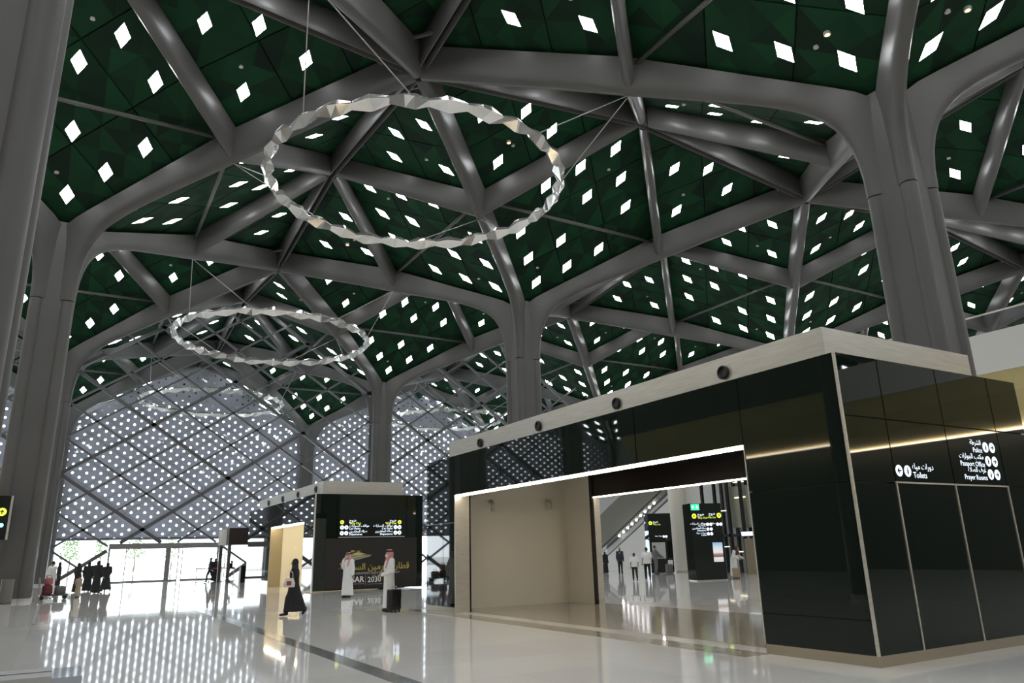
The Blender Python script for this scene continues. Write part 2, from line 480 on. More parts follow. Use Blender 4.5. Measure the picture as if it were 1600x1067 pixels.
# unseen walls added to keep sky light from flooding the hall
wm = mat('light_blocking_wall', (.42, .41, .38), .7)
tag(MB().box(-54.4, -54, -81, 60, 0, 27).build('wall_left', wm), 'unseen plain wall added at the far left to block sky light', kind='structure')
tag(MB().box(108, 108.4, -81, 60, 0, 27).build('wall_right', wm), 'unseen plain wall added at the far right to block sky light', kind='structure')
tag(MB().box(-54, 108, -81.4, -81, 0, 27).build('wall_back', wm), 'unseen plain wall added behind the camera to block sky light', kind='structure')

# ---------------------------------------------------------------- glass wall y=27 with diagonal lattice
KU, KZ, U0, Z0 = 2.077, 1.42, .85, 11.1
def roof_line(x):
    d = abs((x+13.5) % 27 - 13.5)          # distance from the nearest column axis
    return ZC + (ZM-ZC)*d/13.5
def clip_poly(poly, f):
    """keep f(p)>=0 (linear f)"""
    o = []
    for i in range(len(poly)):
        a, b = poly[i-1], poly[i]; fa, fb = f(a), f(b)
        if (fa >= 0) != (fb >= 0):
            t = fa/(fa-fb); o.append((a[0]+(b[0]-a[0])*t, a[1]+(b[1]-a[1])*t))
        if fb >= 0: o.append(b)
    return o
DOORS = (4.85, 13.3, 2.95)
def bay_clip(poly, x0, x1, zlow):
    xm = (x0+x1)/2; k = (ZM-ZC)/13.5
    for f in (lambda p: p[0]-x0-.95, lambda p: x1-.95-p[0], lambda p: p[1]-zlow,
              lambda p: ZC-.15+k*(p[0]-x0)-p[1], lambda p: ZC-.15+k*(x1-p[0])-p[1]):
        poly = clip_poly(poly, f)
        if len(poly) < 3: return []
    return poly
FRAME = mat('facade_steel', (.11, .11, .115), .38)
def facade(bay, yw, label):
    x0, x1 = bay*27., bay*27.+27
    w = tag(empty('wall_glass'), label, kind='structure')
    # panes
    i0 = int((x0-U0)/KU)-2; i1 = int((x1-U0)/KU)+2
    for i in range(i0, i1+1):
        for j in range(-9, 11):
            if (i+j) % 2 == 0: continue
            cx, cz = U0+KU*i, Z0+KZ*j
            poly = [(cx+KU, cz), (cx, cz+KZ), (cx-KU, cz), (cx, cz-KZ)]
            poly = bay_clip(poly, x0, x1, 0.05)
            if poly and bay == 0:
                if cx > DOORS[0] and cx < DOORS[1]: poly = clip_poly(poly, lambda p: p[1]-DOORS[2])
            if len(poly) < 3: continue
            MB().add([(x, yw, z) for x, z in poly], [tuple(range(len(poly)))]).build('pane', GLASS, w)
    # lattice bars
    for sg in (1, -1):
        for n in range(-40, 80):
            # line z = sg*KZ/KU*(x-U0) + Z0 + 2*KZ*n
            c0 = Z0 + 2*KZ*n; sl = sg*KZ/KU
            pts = []
            for q in range(271):
                x = x0+.95+(27-1.9)*q/270; z = sl*(x-U0)+c0
                ok = 0 <= z <= roof_line(x)-.1
                if bay == 0 and DOORS[0] < x < DOORS[1] and z < DOORS[2]: ok = False
                if ok: pts.append((x, z))
            if len(pts) < 6: continue
            runs = [[pts[0]]]
            for a in pts[1:]:
                if a[0]-runs[-1][-1][0] > .2: runs.append([])
                runs[-1].append(a)
            main = n % 3 == 2
            for r in runs:
                if len(r) < 4: continue
                a, b = r[0], r[-1]; h = .46 if main else .26
                MB().bar((a[0], yw+(.12 if main else 0), a[1]), (b[0], yw+(.12 if main else 0), b[1]), h*.62, .26 if main else .18, up=Vector((0, 1, 0))).build('lattice_bar', FRAME, w)
    return w
facade(0, 26.9, 'diagonal lattice glass wall between the bin column and far kiosk column')
facade(1, 26.9, 'diagonal lattice glass wall right of the far kiosk column')
facade(-1, 26.9, 'diagonal lattice glass wall left of the bin column')
# ---------------------------------------------------------------- perforated screen wall y=54, outdoors
def screen_nodes(nt, b):
    out = [n for n in nt.nodes if n.type == 'OUTPUT_MATERIAL'][0]
    tl = N(nt, 'ShaderNodeBsdfTranslucent'); tl.inputs['Color'].default_value = (.55, .56, .66, 1)
    mx = N(nt, 'ShaderNodeMixShader'); mx.inputs[0].default_value = .055
    nt.links.new(b.outputs[0], mx.inputs[1]); nt.links.new(tl.outputs[0], mx.inputs[2]); nt.links.new(mx.outputs[0], out.inputs[0])
SCREEN = mat('perforated_pale_screen', (.20, .20, .235), .5, build=screen_nodes)
HR = .138
def screen_panel(half=False):
    m = MB(); hu, hz = KU/3, KZ/3
    g = .994
    for i in range(3):
        for j in range(3):
            cx, cz = (i+j-2)*hu, (i-j)*hz
            C4 = [(cx+hu, cz), (cx, cz+hz), (cx-hu, cz), (cx, cz-hz)]
            if half and cz < -.01: continue
            C8 = []
            for q in range(4):
                a, b = C4[q], C4[(q+1) % 4]; C8 += [a, ((a[0]+b[0])/2, (a[1]+b[1])/2)]
            H = [(cx+HR*math.cos(PI/4*q), cz+HR*math.sin(PI/4*q)) for q in range(8)]
            if half and abs(cz) < .01: C8 = [(x, max(z, 0)) for x, z in C8]; H = [(x, max(z, 0)) for x, z in H]
            for y in (0,):
                m.add([(x*g, y, z*g) for x, z in C8]+[(x*g, y, z*g) for x, z in H], [(q, (q+1) % 8, 8+(q+1) % 8, 8+q) for q in range(8)])
    # thickness: folded-back rim
    R = [(KU*g, 0), (0, KZ*g), (-KU*g, 0), (0, -.01 if half else -KZ*g)]
    R = [(x*1, z*1) for x, z in R]
    m.add([(x, 0, z) for x, z in R]+[(x, .03, z) for x, z in R], [(q, (q+1) % 4, 4+(q+1) % 4, 4+q) for q in range(4)])
    return m.mesh('screen_panel', SCREEN)
SCREEN_ME = screen_panel(); SCREEN_HALF = screen_panel(True)
SFRAME = mat('screen_frame', (.20, .20, .22), .5)
for bay in (-2, -1, 0, 1, 2):
    x0, x1 = bay*27., bay*27.+27
    w = tag(empty('wall_screen'), ['perforated screen wall outdoors far left', 'perforated screen wall outdoors left of the bin column', 'perforated screen wall with rows of bright holes behind the main glass wall',
            'perforated screen wall with bright holes right of the far kiosk column', 'perforated screen wall outdoors behind the near kiosk'][bay+2], kind='structure')
    i0 = int((x0-U0)/KU)-2; i1 = int((x1-U0)/KU)+3
    for i in range(i0, i1+1):
        for j in range(-6, 11):
            if (i+j) % 2 == 0: continue
            cx, cz = U0+KU*i, Z0+KZ*j
            if cx < x0 or cx >= x1 or j < -5 or cz > roof_line(cx)-.6: continue
            inst('screen_panel', SCREEN_ME if j > -5 else SCREEN_HALF, w, (cx, 54, cz))
    # bars behind the joints and a bottom rail
    for sg in (1, -1):
        for n in range(-30, 70):
            c0 = Z0 + 2*KZ*n; sl = sg*KZ/KU; pts = []
            for q in range(181):
                x = x0+27*q/180; z = sl*(x-U0)+c0
                if 4.0 <= z <= roof_line(x)-.1: pts.append((x, z))
            if len(pts) > 8: MB().bar((pts[0][0], 54.06, pts[0][1]), (pts[-1][0], 54.06, pts[-1][1]), .05, .1, up=Vector((0, 1, 0))).build('frame_bar', SFRAME, w)
    MB().box(x0, x1, 54.0, 54.35, 3.85, 4.1).build('bottom_rail', SFRAME, w)
# wall added right of the glazed bays to cut down incoming sky light
tag(MB().box(54, 108, 26.7, 27.2, 0, 26).build('wall_far', wm), 'plain wall added right of the glazed bays to cut sky light, behind the near kiosk', kind='structure')

def part(mb, name, m, root, **kw):
    o = mb.build(name, m, root, **kw)
    if root.type == 'EMPTY' or True:
        o.location = -Vector(root.location) if root.parent is None else Vector((0, 0, 0))
    return o

# ---------------------------------------------------------------- lettering
FORMS = {}
for cp in list(range(0xFE80, 0xFEFD)):
    d = unicodedata.decomposition(chr(cp)).split()
    if len(d) == 2: FORMS[(chr(int(d[1], 16)), d[0])] = chr(cp)
def arabic(s):
    """contextual forms in visual (left to right) order"""
    s = s.replace('\u0644\u0627', '\ufefb'); o = []
    dual = lambda c: (c, '<initial>') in FORMS
    for i, c in enumerate(s):
        if c == '\ufefb':
            o.append('\ufefc' if i and dual(s[i-1]) else c); continue
        if (c, '<isolated>') not in FORMS: o.append(c); continue
        pv = i > 0 and dual(s[i-1]); nx = i+1 < len(s) and ((s[i+1], '<final>') in FORMS or s[i+1] == '\ufefb')
        k = '<medial>' if pv and nx and dual(c) else '<final>' if pv else '<initial>' if nx and dual(c) else '<isolated>'
        o.append(FORMS.get((c, k), FORMS[(c, '<isolated>')]))
    return ''.join(reversed(o))
def letters(body, size, align='LEFT', bold=0.):
    c = bpy.data.curves.new('lettering', 'FONT'); c.body = body; c.size = size; c.align_x = align; c.resolution_u = 2; c.offset = bold
    o = bpy.data.objects.new('lettering', c); SCRATCH.collection.objects.link(o)
    vl = SCRATCH.view_layers[0]; vl.update()
    me = bpy.data.meshes.new_from_object(o.evaluated_get(vl.depsgraph))
    v = [tuple(x.co) for x in me.vertices]; f = [tuple(p.vertices) for p in me.polygons]
    bpy.data.objects.remove(o); bpy.data.curves.remove(c); bpy.data.meshes.remove(me)
    return v, f
def write(mb, body, x, z, y, size, align='LEFT', bold=0., ar=False):
    """lettering on a face looking towards -Y"""
    v, f = letters(arabic(body) if ar else body, size, align, bold)
    mb.add([(x+a[0], y, z+a[1]) for a in v], f)
    return mb
def disc(mb, x, z, y, r, n=20):
    return mb.add([(x+r*math.cos(2*PI*i/n), y, z+r*math.sin(2*PI*i/n)) for i in range(n)], [tuple(range(n))])
def arrow(mb, x, z, y, r, ang):
    c, s = math.cos(ang), math.sin(ang)
    P = [(-.6, -.13), (.05, -.13), (-.2, -.45), (.05, -.5), (.6, 0), (.05, .5), (-.2, .45), (.05, .13), (-.6, .13)]
    P = [(a*r, b*r) for a, b in P]
    P = [(x+c*a-s*b, y, z+s*a+c*b) for a, b in P]
    return mb.add(P, [(0, 1, 7, 8), (1, 3, 4), (1, 4, 7), (4, 5, 7), (1, 2, 3), (5, 6, 7)])
def person_icon(mb, x, z, y, r):
    disc(mb, x, z+r*.45, y, r*.17, 8)
    return mb.add([(x-.22*r, y, z+.25*r), (x-.22*r, y, z-.55*r), (x+.22*r, y, z-.55*r), (x+.22*r, y, z+.25*r)], [(0, 1, 2, 3)])
LIT_W = mat('lit_white_print', (.8, .85, .9), .5, emit=(.75, .86, 1.), es=1.1)
LIT_Y = mat('lit_yellow_print', (.7, .8, .1), .5, emit=(.78, .9, .05), es=.85)
LIT_G = mat('lit_green_print', (.1, .6, .4), .5, emit=(.05, .6, .32), es=1.0)
LIT_C = mat('lit_cyan_print', (.3, .7, .9), .5, emit=(.3, .75, .95), es=1.3)
PRINT_D = mat('dark_print', (.01, .02, .03), .5)
GOLD = mat('gold_print', (.55, .45, .08), .5)
GREYP = mat('pale_print', (.55, .55, .53), .5)
WPRINT = mat('white_print', (.85, .85, .83), .5)
POSTER = mat('dark_brown_poster', (.018, .014, .012), .35)

def kiosk_glass_joint(root, boxes):
    for b in boxes: part(MB().box(*b), 'glass_panel', BLACKGLASS, root)

# ---------------------------------------------------------------- near kiosk
K = tag(empty('kiosk', (11.4, -34.1, 0)), 'large black glass kiosk with lit passage opening in the foreground', 'kiosk')
X0, X1, Y0, Y1, ZT = 11.4, 16.4, -34.1, -19.6, 4.27
DARKIN = mat('black_ceiling_metal', (.012, .009, .010), .25)
part(MB().box(X0+.03, X1-.03, Y0+.03, -32.28, .1, ZT-.02), 'pier_core', DARKIN, K)
part(MB().box(X0+.03, 11.83, -21.47, Y1-.03, .1, ZT-.02), 'pier_core', DARKIN, K)
PL = mat('tan_metal_plinth', (.40, .35, .27), .3, .5)
part(MB().box(X0-.02, X1+.02, Y0-.02, -32.25, 0, .14), 'plinth', PL, K)
part(MB().box(X0-.02, 11.85, -21.5, Y1+.02, 0, .14), 'plinth', PL, K)
# glass skins with open joints, front face
g = .012
ys = [Y0, -32.25]
kiosk_glass_joint(K, [(X0-.02, X0+.03, Y0+.02, -32.25, .14, 2.4-g), (X0-.02, X0+.03, Y0+.02, -32.25, 2.4+g, ZT),
    (X0-.02, X0+.03, -21.5, Y1, 2.4+g, ZT), (X0-.02, X0+.03, -20.75+g, Y1, .14, 2.4-g), (X0-.02, X0+.03, -21.5, -20.75-g, .14, 2.4-g)])
yy = [-32.25, -29.55, -26.85, -24.2, -21.5]
for a, b in zip(yy[:-1], yy[1:]):
    part(MB().box(X0-.02, X0+.03, a+g, b-g, 3.16, ZT), 'glass_panel', BLACKGLASS, K)
part(MB().box(X0+.03, 11.83, -32.25, -21.5, 3.18, ZT-.02), 'lintel_core', DARKIN, K)
# right face
xs = [X0, 12.38, 13.9, 15.44, X1]
for i, (a, b) in enumerate(zip(xs[:-1], xs[1:])):
    for z0, z1 in ((.14, 2.4-g), (2.4+g, 3.34-g), (3.34+g, ZT)):
        part(MB().box(a+(.02 if i == 0 else g), b-g, Y0-.02, Y0+.03, z0, z1), 'glass_panel', BLACKGLASS, K)
for x in (12.38, 13.9, 15.44):
    part(MB().box(x-.013, x+.013, Y0-.035, Y0-.018, .14, 2.41), 'door_trim', CHROME, K)
part(MB().box(12.36, 15.46, Y0-.035, Y0-.018, 2.40, 2.425), 'door_trim', CHROME, K)
part(MB().box(X0-.03, X0+.005, Y0-.03, Y0+.005, .14, ZT), 'corner_trim', CHROME, K)
part(MB().box(X0-.03, X0+.03, -32.26, -32.24, .14, 3.16), 'corner_trim', CHROME, K)
# passage: jambs, end wall, back wall, ceiling
part(MB().box(X0-.02, 11.83, -21.53, -21.48, 0, 3.16), 'jamb', CHROME, K)
part(MB().box(11.83, 11.88, -21.53, -20.4, 0, 3.16), 'jamb_edge', DARKIN, K)
part(MB().box(11.85, 16.4, -20.4, -19.63, .0, 3.95), 'end_wall', CREAM, K)
part(MB().box(15.95, 16.2, -21.85, -20.4, .0, 3.95), 'side_wall', CREAM, K)
part(MB().box(15.9, 16.2, -32.25, -21.85, 3.14, 3.95), 'back_lintel', DARKIN, K)
part(MB().box(15.88, 16.2, -21.90, -21.86, 0, 3.14), 'jamb', CHROME, K)
part(MB().box(15.86, 15.92, -21.98, -21.84, 0, 3.95), 'jamb_edge', DARKIN, K)
part(MB().box(15.9, 16.2, -32.28, -30.6, 0, 3.14), 'back_pier', DARKIN, K)
part(MB().box(11.83, 16.4, -32.25, -19.63, 3.95, 4.2), 'passage_ceiling', DARKIN, K)
part(MB().box(X0+.02, X0+.16, -32.24, -21.5, 3.115, 3.16), 'light_strip', STRIP, K)
part(MB().box(15.9, 16.0, -30.6, -21.9, 3.11, 3.14), 'light_strip', STRIP, K)
part(MB().box(X0+.1, X1-.02, Y0+.1, Y1-.05, 4.2, ZT), 'roof_plate', DARKIN, K)
part(MB().box(11.85, 15.97, -33.65, -20.2, ZT, 4.85), 'parapet', CHROME, K)
part(MB().box(11.86, 16.38, -32.2, -20.42, -.04, .006), 'passage_floor', TAN, K)
RUB = mat('black_nozzle', (.015, .012, .012), .35)
for y in (-31.56, -28.48, -25.35, -22.25):
    m = MB(); n = 20
    prof = [(.125, 0), (.125, .05), (.10, .06), (.075, .02), (.03, .01)]
    m.rings([[(11.85-d, y+r*math.cos(2*PI*j/n), 4.57+r*math.sin(2*PI*j/n)) for j in range(n)] for r, d in prof])
    nz = part(m, 'air_nozzle', RUB, K, smooth=False, angle=.5)
for x, z in ((13.14, 2.95), (15.23, 3.0)):                      # two small spouts on the end wall
    m = MB(); m.tube([(x, -20.4, z+.12), (x, -20.52, z+.12), (x, -20.56, z+.08), (x, -20.56, z-.18)], [.05, .055, .055, .05], 10)
    part(m, 'wall_spout', CHROME, K, smooth=True)
yl = Y0-.024
lw = MB(); dk = MB()
def pair(x1, x2, z, r=.085, ang=PI):
    disc(lw, x1, z, yl, r); disc(lw, x2, z, yl, r)
pair(12.5, 12.71, 2.585); arrow(dk, 12.5, 2.585, yl-.003, .085, PI); person_icon(dk, 12.71, 2.585, yl-.003, .085)
write(lw, 'دورات مياه', 12.84, 2.62, yl, .125, ar=True); write(lw, 'Toilets', 12.84, 2.49, yl, .125)
for z, a, e in ((3.045, 'الشرطة', 'Police'), (2.815, 'مكتب الجوازات', 'Passport Office'), (2.60, 'غرف الصلاة', 'Prayer Rooms')):
    pair(15.0, 15.2, z); person_icon(dk, 15.0, z, yl-.003, .085); arrow(dk, 15.2, z, yl-.003, .085, 0)
    write(lw, a, 14.88, z+.03, yl, .115, 'RIGHT', ar=True); write(lw, e, 14.88, z-.095, yl, .115, 'RIGHT')
sg = tag(part(lw, 'lit_sign', LIT_W, K), kind='stuff'); tag(part(dk, 'sign_symbol', PRINT_D, sg), kind='stuff')

# ---------------------------------------------------------------- far kiosk
K2 = tag(empty('kiosk', (11.8, -5.9, 0)), 'smaller distant black glass kiosk with railway poster and lit signs', 'kiosk')
A0, A1, B0, B1, ZT2 = 11.8, 17.2, -5.9, 8.8, 4.4
part(MB().box(A0+.03, A1-.03, B0+.03, -4.2, .05, ZT2-.02), 'pier_core', DARKIN, K2)
part(MB().box(A0+.03, A1-.03, 3.3, B1-.03, .05, ZT2-.02), 'pier_core', DARKIN, K2)
part(MB().box(A0+.03, 12.2, -4.2, 2.75, 3.22, ZT2-.02), 'lintel_core', DARKIN, K2)
part(MB().box(A0-.02, A0+.03, B0+.02, -4.17, .05, ZT2), 'glass_panel', BLACKGLASS, K2)
part(MB().box(A0-.02, A0+.03, 2.75, 5.7-g, .35, ZT2), 'glass_panel', BLACKGLASS, K2)
part(MB().box(A0-.02, A0+.03, 5.7+g, B1, .35, ZT2), 'glass_panel', BLACKGLASS, K2)
part(MB().box(A0-.03, A0+.04, 2.75, B1, 0, .35), 'plinth', CHROME, K2)
part(MB().box(A0-.02, A0+.03, -4.17, -.72-g, 3.2, ZT2), 'glass_panel', BLACKGLASS, K2)
part(MB().box(A0-.02, A0+.03, -.72+g, 2.75, 3.2, ZT2), 'glass_panel', BLACKGLASS, K2)
for a, b in ((A0+.02, 12.85), (12.85, 16.35), (16.35, A1)):
    part(MB().box(a+g, b-g, B0-.02, B0+.03, .05, ZT2), 'glass_panel', BLACKGLASS, K2)
part(MB().box(A1-.03, A1+.02, B0+.02, B1, .05, ZT2), 'glass_panel', BLACKGLASS, K2)
part(MB().box(A0-.03, A0+.03, B0-.03, B0+.03, .0, ZT2), 'corner_trim', CHROME, K2)
part(MB().box(A0-.02, 12.45, 2.72, 2.78, 0, 3.2), 'jamb', mat('tan_jamb', (.42, .34, .20), .35, .4), K2)
STRIP2 = mat('bright_ceiling_panel', (1, .95, .85), .5, emit=(1., .90, .70), es=14.)
CREAM2 = mat('warm_cream_panel', (.72, .66, .50), .5)
part(MB().box(12.45, A1-.1, 2.78, 3.3, 0, 3.9), 'end_wall', CREAM2, K2)
part(MB().box(15.6, 15.7, -4.2, 2.78, 0, 3.9), 'back_wall', CREAM2, K2)
part(MB().box(12.2, A1-.1, -4.2, 3.3, 3.9, 4.1), 'passage_ceiling', WHITE, K2)
part(MB().box(A0+.02, A0+.14, -4.17, 2.74, 3.12, 3.2), 'light_strip', STRIP, K2)
part(MB().box(13.0, 15.2, -3.6, -3.2, 3.82, 3.9), 'light_strip', STRIP2, K2)
part(MB().box(13.0, 15.2, .2, .6, 3.82, 3.9), 'light_strip', STRIP2, K2)
part(MB().box(A0+.1, A1-.1, B0+.1, B1-.1, 4.3, ZT2), 'roof_plate', DARKIN, K2)
part(MB().box(12.25, 16.3, -5.5, 8.5, ZT2, 5.05), 'parapet', CHROME, K2)
for y in (-4.28, -.94, 2.37, 5.82):
    m = MB(); n = 16
    m.rings([[(12.25-d, y+r*math.cos(2*PI*j/n), 4.74+r*math.sin(2*PI*j/n)) for j in range(n)] for r, d in [(.17, 0), (.17, .05), (.12, .06), (.05, .01)]])
    part(m, 'air_nozzle', RUB, K2)
y2 = B0-.026
scr = MB(); scr.box(12.95, 16.25, B0-.035, B0-.021, 2.44, 3.25); pn = part(scr, 'display_screen', mat('dark_screen', (.006, .007, .008), .08), K2)
y2 = B0-.038
lw, ly, dk = MB(), MB(), MB()
disc(ly, 13.09, 3.1, y2, .095); arrow(dk, 13.09, 3.1, y2-.003, .09, PI)
disc(ly, 15.98, 3.1, y2, .095); arrow(dk, 15.98, 3.1, y2-.003, .09, 0)
write(lw, 'خروج', 13.44, 3.13, y2, .17, ar=True); write(ly, 'Way Out', 13.44, 3.0, y2, .15)
write(lw, 'خروج', 15.82, 3.13, y2, .17, 'RIGHT', ar=True); write(ly, 'Way Out', 15.82, 3.0, y2, .15, 'RIGHT')
for z, a, e in ((2.86, 'مواقف السيارات', 'Car Parks'), (2.60, 'صالة المغادرين', 'Departures')):
    for x in (13.1, 13.31, 15.77, 15.98): disc(lw, x, z, y2, .095)
    arrow(dk, 13.1, z, y2-.003, .09, PI); person_icon(dk, 13.31, z, y2-.003, .09); person_icon(dk, 15.77, z, y2-.003, .09); arrow(dk, 15.98, z, y2-.003, .09, 0)
    write(lw, a, 13.44, z+.03, y2, .15, ar=True); write(lw, e, 13.44, z-.10, y2, .14)
    write(lw, a, 15.63, z+.03, y2, .15, 'RIGHT', ar=True); write(lw, e, 15.63, z-.10, y2, .14, 'RIGHT')

for a_, b_, c_ in ((lw, 'white_lettering', LIT_W), (ly, 'yellow_lettering', LIT_Y), (dk, 'sign_symbol', PRINT_D)): tag(part(a_, b_, c_, pn), kind='stuff')
part(MB().box(12.95, 16.25, B0-.03, B0-.02, 2.40, 2.43), 'screen_edge', GREYP, K2)
po = part(MB().box(12.35, 16.9, B0-.033, B0-.021, .12, 2.36), 'poster', POSTER, K2)
y3 = B0-.037
gm = MB(); wm_ = MB(); pm_ = MB()
write(gm, 'قطار الحرمين السريع', 14.9, .93, y3, .40, 'CENTER', .004, ar=True)
write(pm_, 'HARAMAIN HIGH SPEED RAILWAY', 14.9, .72, y3, .145, 'CENTER')
write(wm_, 'SAR', 14.25, .38, y3, .36, 'RIGHT', .008)
write(wm_, '2030', 14.42, .36, y3, .34, 'LEFT', .004); write(pm_, 'رؤية', 14.75, .60, y3, .12, 'CENTER', ar=True)
write(pm_, 'KINGDOM OF SAUDI ARABIA', 14.42, .25, y3, .055); write(pm_, 'SAUDI ARABIA RAILWAYS', 14.25, .28, y3, .06, 'RIGHT')
pm_.add([(14.32, y3, .22), (14.335, y3, .22), (14.335, y3, .66), (14.32, y3, .66)], [(0, 1, 2, 3)])
# fan of streaks forming the pointed train nose
for i in range(6):
    z0 = 1.22+.11*i; t = .018+.004*i
    tip = (14.55, 1.60-.02*abs(i-3)); st = (13.05+.10*i, z0)
    (gm if i % 2 else pm_).add([(st[0], y3, st[1]-t), (tip[0], y3, tip[1]-.008), (tip[0], y3, tip[1]+.008), (st[0]+.05, y3, st[1]+t*1.6)], [(0, 1, 2, 3)])
gm.add([(13.0, y3, .98), (13.22, y3, 1.02), (13.55, y3, 1.62), (14.1, y3, 1.80), (13.5, y3, 1.74), (13.2, y3, 1.45)], [(0, 1, 2, 5), (5, 2, 3, 4)])
for a_, b_, c_ in ((gm, 'gold_lettering', GOLD), (wm_, 'white_lettering', WPRINT), (pm_, 'pale_lettering', GREYP)): tag(part(a_, b_, c_, po), kind='stuff')

# ---------------------------------------------------------------- ring chandeliers
def chandelier(cx, cy, z, R, label, nlink=28):
    root = tag(empty('ring_chandelier', (cx, cy, z)), label, 'chandelier', 'hanging faceted ring chandeliers')
    ln = 2*PI*R/nlink
    def link_mesh(secs):
        m = MB(); m.rings([[(t*ln, hr*.55, hz), (t*ln, hr, hz*.25), (t*ln+.03, .0, -hz*1.05), (t*ln, -hr, hz*.25), (t*ln, -hr*.55, hz)] for t, hz, hr in secs])
        return m.mesh('facet_link', MIRROR)
    a = link_mesh(((-.52, .14, .14), (-.04, .30, .27), (.04, .30, .27), (.52, .14, .14)))
    b = link_mesh(((-.52, .14, .14), (-.12, .26, .29), (.14, .32, .23), (.52, .14, .14)))
    for i in range(nlink):
        th = 2*PI*i/nlink
        o = inst('facet_link', (a, b)[i % 2], root, (R*math.cos(th), R*math.sin(th), 0), th+PI/2)
        o.rotation_euler = ((.14, -.16, .04)[i % 3], (.05 if i % 2 else -.05), th+PI/2)
    for k in range(4):
        an = PI/4+k*PI/2; q = Vector((math.cos(an)*9.55, math.sin(an)*9.55, 19.95-z))
        for s in (-1, 1):
            e = an+s*.36
            MB().tube([q, (R*math.cos(e), R*math.sin(e), .2)], .025, 5).build('cable', CABLE, root, smooth=True)
    return root
chandelier(13.5, -13.5, 17.2, 6.3, 'large mirrored ring chandelier hanging highest and nearest the camera')
chandelier(13.5, 13.5, 17.2, 6.85, 'second mirrored ring chandelier hanging inside, in front of the lattice glass wall')
chandelier(13.5, 40.5, 17.35, 6.9, 'mirrored ring outdoors seen through the glass wall left of the far kiosk')
chandelier(40.5, 40.5, 17.35, 6.9, 'mirrored ring outdoors seen through the glass beside the middle column')

# lit warm spots under the roof
for i, (p_, lb) in enumerate(((( 23.84, -27.12, 19.45), 'glowing warm downlight in roof panels left of the right column arms'), ((20.32, -10.09, 23.1), 'glowing warm downlight seen inside the nearest hanging ring'),
        ((27.21, -30.33, 19.5), 'small glowing warm downlight at the top right corner'), ((16.12, 4.7, 21.95), 'tiny reddish downlight below the nearest ring'))):
    o = empty('downlight', p_); tag(o, lb, 'downlight', 'lit downlights in the roof')
    MB().cyl((0, 0), .085, 0, .06, 12).build('lamp', WARM, o); MB().lathe([(.13, .0), (.13, .12), (.09, .12)], n=12).build('housing', DISC, o)

# ---------------------------------------------------------------- entrance doors in the glass wall
dr = tag(empty('door_1', (4.9, 26.5, 0)), 'glazed sliding entrance doors under the lattice wall', kind='structure')
part(MB().box(4.85, 13.3, 26.2, 26.75, 2.5, 2.92), 'header', mat('door_header', (.22, .21, .20), .45), dr)
DFR = mat('door_frame_metal', (.25, .25, .26), .4, .4)
for x, w_ in ((4.9, .12), (6.1, .06), (9.13, .36), (9.9, .06), (10.2, .06), (12.9, .12), (13.22, .1)):
    part(MB().box(x-w_/2, x+w_/2, 26.4, 26.55, 0, 2.5), 'door_post', DFR, dr)
for a, b in ((4.96, 6.07), (6.13, 8.95), (9.31, 9.87), (10.23, 12.84)):
    part(MB().add([(a, 26.47, .05), (b, 26.47, .05), (b, 26.47, 2.5), (a, 26.47, 2.5)], [(0, 1, 2, 3)]), 'door_leaf', GLASS, dr)
    part(MB().box(a, b, 26.43, 26.51, 0, .1), 'kick_rail', DFR, dr)

# ---------------------------------------------------------------- mezzanines
def mezz_soffit(nt, b): noise_tint((.55, .47, .22), (.60, .52, .26), .6, 3.)(nt, b)
SOFF = mat('warm_yellow_soffit', (.58, .5, .24), .5, build=mezz_soffit)
MEZW = mat('mezzanine_white', (.62, .61, .58), .5)
def mezz(x, sgn, y0, y1, label):
    w = tag(empty('mezzanine', (x, y0, 0)), label, kind='structure')
    S = lambda d: x+sgn*d
    def bx(a, b, *r): return MB().box(min(S(a), S(b)), max(S(a), S(b)), *r)
    part(bx(0, 14, y0, y1, 9.5, 11.5), 'slab', MEZW if sgn > 0 else STEEL_DARK, w)
    # coved soffit below the slab
    m = MB(); prof = [(.2, 9.5), (.8, 8.6), (2.0, 7.7), (3.4, 7.1), (3.6, 7.1), (3.6, 9.5)]
    m.rings([[(S(a), y, z) for a, z in prof] for y in (y0, y1)]); part(m, 'cove', SOFF, w)
    part(bx(3.25, 3.4, y0, y1, 7.0, 7.09), 'light_strip', STRIP, w)
    part(bx(4.0, 4.3, y0, y1, 0, 7.1), 'wall_panel', mat('mezz_wall', (.10, .10, .095), .6), w)
    part(MB().add([(S(.11), y0, 11.5), (S(.11), y1, 11.5), (S(.11), y1, 12.45), (S(.11), y0, 12.45)], [(0, 1, 2, 3)]), 'glass_balustrade', GLASS, w)
    part(bx(.06, .16, y0, y1, 12.45, 12.52), 'handrail', CHROME, w)
mezz(40.5, 1, -70, -9, 'white mezzanine edge with glass balustrade behind the right column')
mezz(-13.5, -1, -70, 2, 'mezzanine with warm lit cove on the left side of the hall')
part_w = tag(MB().box(48, 48.4, -9, 26, 0, 11.5).build('wall_panel', mat('rear_hall_wall', (.62, .61, .60), .6)), 'pale rear wall behind the escalators', kind='structure')
tag(MB().box(40.5, 54, -9, 26, 11.5, 13.0).build('mezzanine', MEZW), 'mezzanine slab above the escalators', kind='structure')

